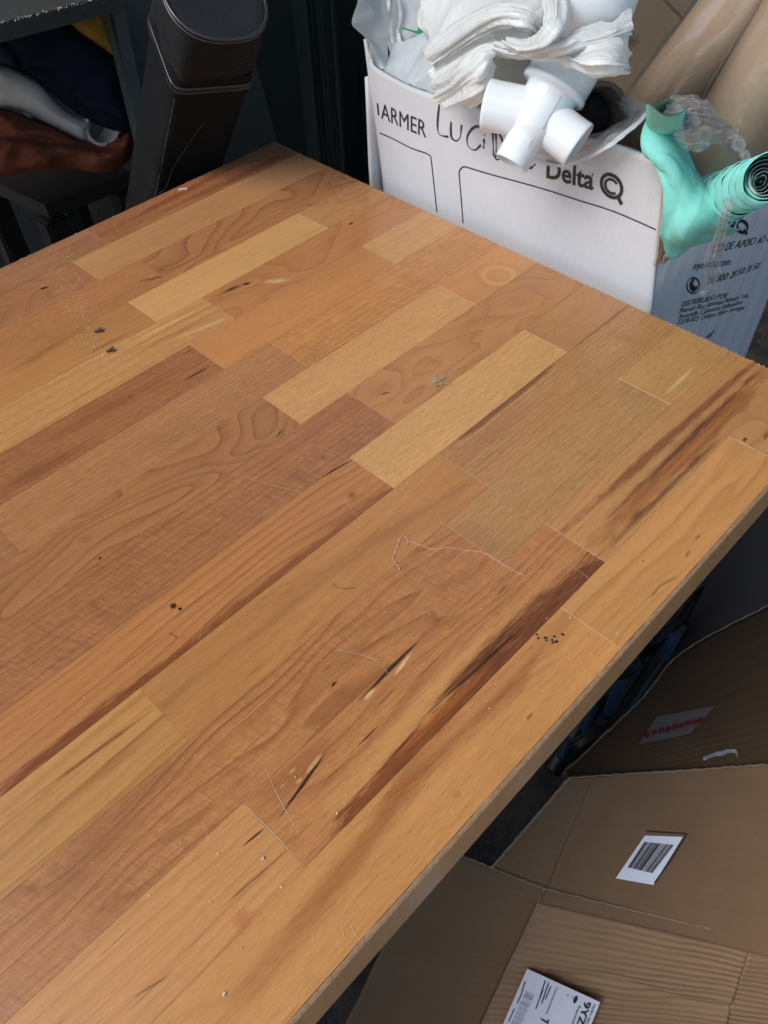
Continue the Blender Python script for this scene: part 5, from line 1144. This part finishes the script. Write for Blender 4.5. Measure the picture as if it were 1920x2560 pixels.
# ================================================================== FLAT CARTONS ON THE FLOOR
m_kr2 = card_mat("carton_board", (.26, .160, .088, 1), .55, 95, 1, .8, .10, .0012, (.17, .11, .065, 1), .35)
m_kr3 = card_mat("carton_board_shade", (.15, .088, .046, 1), .3, 95, 1, .8, .12, .0010, (.13, .085, .05, 1), .4)  # same board in a darker colour, standing in for shade on panels
m_lab = simple("white_label", (.62, .63, .70, 1), .45, .05, 30, .0002, 200)
m_rawedge = simple("board_edge", (.25, .175, .11, 1), .9, .3, 300, .0006, 300)
fc = empty("flat_carton", at(1500, 2450, z=.1), "nearest folded brown carton with a 9YZ stock label, bottom right of the photo", "carton")
zt = .30
tA, tB, tC, tD = at(1085, 2113, z=zt), at(1358, 2222, z=zt), at(1880, 2350, z=zt), at(2020, 2366, z=zt)
bA, bB, bC, bD = at(815, 2665, z=.02), at(1150, 2665, z=.0), at(1778, 2680, z=.03), at(1930, 2700, z=.02)
def dent(seed, amp=.004, ridge=None):
    def f(u, v, p):
        d = amp * fbm(p * 9 + Vector((seed, 0, 0)))
        if ridge: d += ridge(u, v)
        return d
    return f
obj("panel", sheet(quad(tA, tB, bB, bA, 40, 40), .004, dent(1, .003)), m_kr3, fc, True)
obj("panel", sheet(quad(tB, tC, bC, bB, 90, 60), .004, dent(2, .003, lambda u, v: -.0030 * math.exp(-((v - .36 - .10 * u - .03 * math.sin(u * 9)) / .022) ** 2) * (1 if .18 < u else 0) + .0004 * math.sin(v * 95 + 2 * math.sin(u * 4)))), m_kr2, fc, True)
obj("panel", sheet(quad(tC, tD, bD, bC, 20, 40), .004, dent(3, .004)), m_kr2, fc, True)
# pale raw edge
def fray(name, pts, r, par, jit=.0003):
    P = catmull(pts, 90); P = [p + Vector((0, 0, .002)) + Vector((rng.gauss(0, jit), rng.gauss(0, jit), rng.gauss(0, jit * .5))) for p in P]
    return obj(name, pydata(*tube_pts(P, lambda u: r * .6 * (.7 + .6 * abs(mnoise.noise(Vector((u * 30, r * 1000, 0))))), 5)), m_rawedge, par)
fray("raw_edge", [tA, tB], .0016, fc); fray("raw_edge", [tB, tC], .0015, fc); fray("raw_edge", [tC, tD], .0018, fc)
fn = (tC - tB).cross(bB - tB).normalized(); fn = fn if fn.dot(CAM - tB) > 0 else -fn
PL = dict(p0=tB + fn * .0045, n=fn)
lq = [(1319, 2421), (1500, 2506), (1482, 2560), (1440, 2700), (1205, 2700), (1260, 2562)]
def cl3(x, y): return (1180 + .2652 * x, 2350 + .2652 * y)
a, b, c, d = on(PL, cl3(520, 272)), on(PL, cl3(1208, 588)), on(PL, cl3(1000, 1110)), on(PL, cl3(180, 1050))
obj("stock_label", sheet(quad(a, b, c, d, 12, 12), .0004), m_lab, fc)
PL2 = dict(p0=PL['p0'] + fn * .0012, n=fn)
text("9YZ", PL2, cl3(1062, 578), cl3(985, 800), fc, m_print, .0068, .02)
text("16/01/202", PL2, cl3(1143, 610), cl3(1065, 800), fc, m_print, .0026)
text("Reposição", PL2, cl3(1003, 622), cl3(930, 810), fc, m_print, .0026)
text("Total Quantidades", PL2, cl3(795, 440), cl3(692, 700), fc, m_print, .0022)
text("7", PL2, cl3(650, 735), cl3(640, 775), fc, m_print, .0085, .02)
G = []
for k_, (x0_, y0_, x1_, y1_) in enumerate([(722, 405, 655, 600), (742, 440, 690, 560), (690, 385, 640, 540), (668, 470, 600, 650), (498, 395, 460, 520), (460, 520, 425, 600), (398, 650, 345, 770), (905, 518, 900, 530), (945, 540, 940, 548)]):
    G.append(stroke(PL2, [cl3(x0_, y0_), cl3(x1_, y1_)], .0011, False))
G.append(stroke(PL2, [cl3(985, 530), cl3(975, 560), cl3(962, 600)], lambda u: .001 + .003 * math.sin(u * 3.1)))
tag(obj("label_print", join_geo(G), m_print, fc), kind='stuff')
G = []; r3 = random.Random(4); t_ = 0
while t_ < 1:
    wd = r3.choice((.6, .6, 1.2, 1.9)); x0_, y0_ = 500 - 180 * t_, 480 + 400 * t_
    G.append(stroke(PL2, [cl3(x0_ + 6, y0_), cl3(x0_ + 88, y0_ + 40)], .00045 * wd, False)); t_ += .018 + .012 * wd
tag(obj("barcode", join_geo(G), m_print, fc), kind='stuff')

uc = empty("flat_carton", at(1600, 2100, z=.34), "brown carton panel with a barcode sticker lying behind the nearest carton", "carton")
uA, uB, uC, uD = at(1424, 1946, z=.40), at(2010, 1908, z=.40), at(1960, 2400, z=.30), at(1352, 2262, z=.285)
uE = at(1228, 2172, z=.30)
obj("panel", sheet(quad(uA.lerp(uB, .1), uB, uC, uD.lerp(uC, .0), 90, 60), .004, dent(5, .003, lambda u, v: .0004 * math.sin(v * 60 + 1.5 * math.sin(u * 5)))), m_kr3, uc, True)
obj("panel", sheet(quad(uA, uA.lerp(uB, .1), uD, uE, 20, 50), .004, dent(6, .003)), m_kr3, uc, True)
fray("raw_edge", [uA, uB], .0013, uc); fray("raw_edge", [uA, uE], .0022, uc)
un_ = (uB - uA).cross(uD - uA).normalized(); un_ = un_ if un_.dot(CAM - uA) > 0 else -un_
def cu_(x, y): return (860 + .6389 * x, 1760 + .6389 * y)
from mathutils.bvhtree import BVHTree
def bvh(o):
    me = o.data; off = o.location.copy(); q = o.parent
    while q is not None: off += q.location; q = q.parent
    return BVHTree.FromPolygons([v.co + off for v in me.vertices], [tuple(p.vertices) for p in me.polygons])
panels = [bvh(o) for o in uc.children if o.name.startswith("panel")]
def hit(q, lift=.0012):
    d = ray(*q).normalized(); best = None
    for b_ in panels:
        h = b_.ray_cast(CAM, d)
        if h[0] is not None and (best is None or h[3] < best[3]): best = h
    return best[0] - d * lift if best else at(q[0], q[1], z=.33)
hq = [hit(cu_(*q), .0010) for q in ((1178, 515), (1326, 520), (1210, 708), (1063, 682))]
obj("barcode_sticker", sheet(quad(*hq, 6, 6), .0003), m_lab, uc)
hq2 = [hit(cu_(*q), .0022) for q in ((1176, 540), (1290, 552), (1205, 662), (1110, 640))]
G = []; t_ = 0; r3 = random.Random(9)
while t_ < 1:
    wd = r3.choice((.5, .5, 1, 1.6)); a, b = hq2[0].lerp(hq2[1], t_), hq2[3].lerp(hq2[2], t_); dd = (hq2[1] - hq2[0]).normalized() * .0007 * wd
    G.append(([a, a + dd, b + dd, b], [(0, 1, 2, 3)])); t_ += .022 + .014 * wd
G.append(stroke(dict(p0=hq2[3] + (hq2[3] - hq2[0]) * .05, n=un_), [cu_(1128, 655), cu_(1195, 668)], .0016, False))
tag(obj("barcode", join_geo(G), m_print, uc), kind='stuff')
m_cut = simple("cut_line", (.03, .02, .014, 1), .9)
hc = [hit(cu_(*q), .0012) for q in ((1185, 498), (1342, 508), (1280, 610), (1215, 700))]
obj("cut_out_edge", pydata(*tube_pts([hc[0], hc[1]] , .0007, 5)), m_cut, uc); obj("cut_out_edge", pydata(*tube_pts(hc[1:], .0008, 5)), m_cut, uc)

tcn_ = empty("flat_carton", at(1700, 1850, z=.35), "darkest folded carton with a red-lettered tape label, furthest of the three at right", "carton")
tP = [at(1408, 1935, z=.385), at(1600, 1752, z=.36), at(1719, 1623, z=.33), at(1990, 1480, z=.33)]
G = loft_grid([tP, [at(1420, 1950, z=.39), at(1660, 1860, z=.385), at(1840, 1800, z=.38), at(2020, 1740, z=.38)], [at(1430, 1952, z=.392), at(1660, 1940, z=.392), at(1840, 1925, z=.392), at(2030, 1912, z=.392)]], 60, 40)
tp_ = obj("panel", sheet(G, .004, dent(8, .003)), card_mat('carton_board_deep_shade', (.07, .042, .022, 1), .2, 95, 1, .8, .12, .001, (.04, .025, .014, 1), .4), tcn_, True)  # same board again, deep shade put into its colour
fray("raw_edge", tP, .0018, tcn_)
panels = [bvh(tp_)]
m_tape = simple("tape_label", (.11, .10, .10, 1), .3, .1, 40)
m_red = simple("red_print", (.13, .010, .016, 1), .5)
def c5(x, y): return (1380 + .339 * x, 1250 + .339 * y)
hq = [hit(c5(*q), .001) for q in ((770, 1600), (1205, 1515), (1020, 1720), (640, 1800))]
obj("tape_label", sheet(quad(*hq, 6, 6), .0003), m_tape, tcn_)
G = []
for x, y, w_ in [(690, 1735, 14), (740, 1715, 16), (790, 1700, 20), (840, 1690, 18), (890, 1675, 22), (940, 1660, 20), (990, 1645, 20), (1040, 1635, 22), (1085, 1622, 18)]:
    P = [hit(c5(x + dx, y + dy), .002) for dx, dy in ((0, 18), (w_ * .5, -16), (w_, 14), (w_ * 1.6, -12))]; G.append(tube_pts(P, .0016, 4))
tag(obj("red_lettering", join_geo(G), m_red, tcn_), kind='stuff')
hq = [hit(c5(*q), .002) for q in ((1120, 1925), (1230, 1890), (1345, 1870), (1370, 1905))]
obj("torn_tape", sheet(loft_grid([hq, [h + Vector((.002, .002, .003)) for h in hq]], 20, 5), .0004, lambda u, v, p: .003 * fbm(p * 120)), simple("torn_white_tape", (.22, .22, .22, 1), .3), tcn_, True)

# stained pale sheet and a folded chair in the dark gap
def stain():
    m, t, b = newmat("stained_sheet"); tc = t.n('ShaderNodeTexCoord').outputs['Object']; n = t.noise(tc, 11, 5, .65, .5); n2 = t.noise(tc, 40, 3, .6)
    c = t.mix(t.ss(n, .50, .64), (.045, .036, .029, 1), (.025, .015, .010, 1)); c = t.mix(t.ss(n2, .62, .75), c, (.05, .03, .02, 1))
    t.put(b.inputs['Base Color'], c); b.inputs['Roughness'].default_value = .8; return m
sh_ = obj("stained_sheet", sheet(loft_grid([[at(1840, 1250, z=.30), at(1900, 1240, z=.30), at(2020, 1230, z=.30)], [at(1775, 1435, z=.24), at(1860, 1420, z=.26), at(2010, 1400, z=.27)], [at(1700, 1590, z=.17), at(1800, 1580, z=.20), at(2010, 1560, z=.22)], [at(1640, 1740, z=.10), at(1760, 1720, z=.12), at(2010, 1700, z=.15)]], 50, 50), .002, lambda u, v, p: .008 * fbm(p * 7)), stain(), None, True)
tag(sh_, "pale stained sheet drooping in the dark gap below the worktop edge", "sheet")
chr_ = empty("folding_chair", at(1620, 1650, z=.15), "folded chair with black frame and dark blue slats in the gap under the worktop", "chair")
m_blue = simple("dark_blue_cloth", (.035, .075, .15, 1), .6, .2, 30); m_frame = simple("black_frame", (.012, .012, .014, 1), .4, .2, 60)
for (p, q, w_) in [((1786, 1418), (1694, 1572), 34), ((1690, 1588), (1634, 1690), 30), ((1585, 1640), (1545, 1700), 26), ((1552, 1705), (1520, 1795), 34), ((1480, 1760), (1462, 1830), 26), ((1420, 1850), (1405, 1890), 22)]:
    a, b = at(*p, z=.22), at(*q, z=.14); s = Vector((.5, -.5, 0)).normalized() * rad_px(a, w_ * .5)
    obj("slat", sheet(quad(a - s, a + s, b + s, b - s, 3, 6), .006, lambda u, v, p_: .003 * math.sin(u * 3)), m_blue, chr_)
for (p, q) in [((1830, 1375), (1440, 1960)), ((1770, 1340), (1380, 1930)), ((1712, 1560), (1560, 1655)), ((1600, 1650), (1480, 1720)), ((1500, 1830), (1400, 1900))]:
    obj("frame_tube", pydata(*tube_pts([at(*p, z=.20), at((p[0] + q[0]) / 2, (p[1] + q[1]) / 2, z=.165), at(*q, z=.12)], .011, 10)), m_frame, chr_, True)
# trestle that carries the worktop, set well back
m_tr = simple("raw_pine_leg", (.20, .14, .085, 1), .8, .3, 12, stretch=(1, 1, .2))
for x, y in ((-.12, -.12), (-.12, -.40), (-.95, -.12), (-.95, -.40)):
    obj("leg", box_bm(x - .03, x + .03, y - .03, y + .03, 0, TZ - TH - .001, .003, 1), m_tr, table)
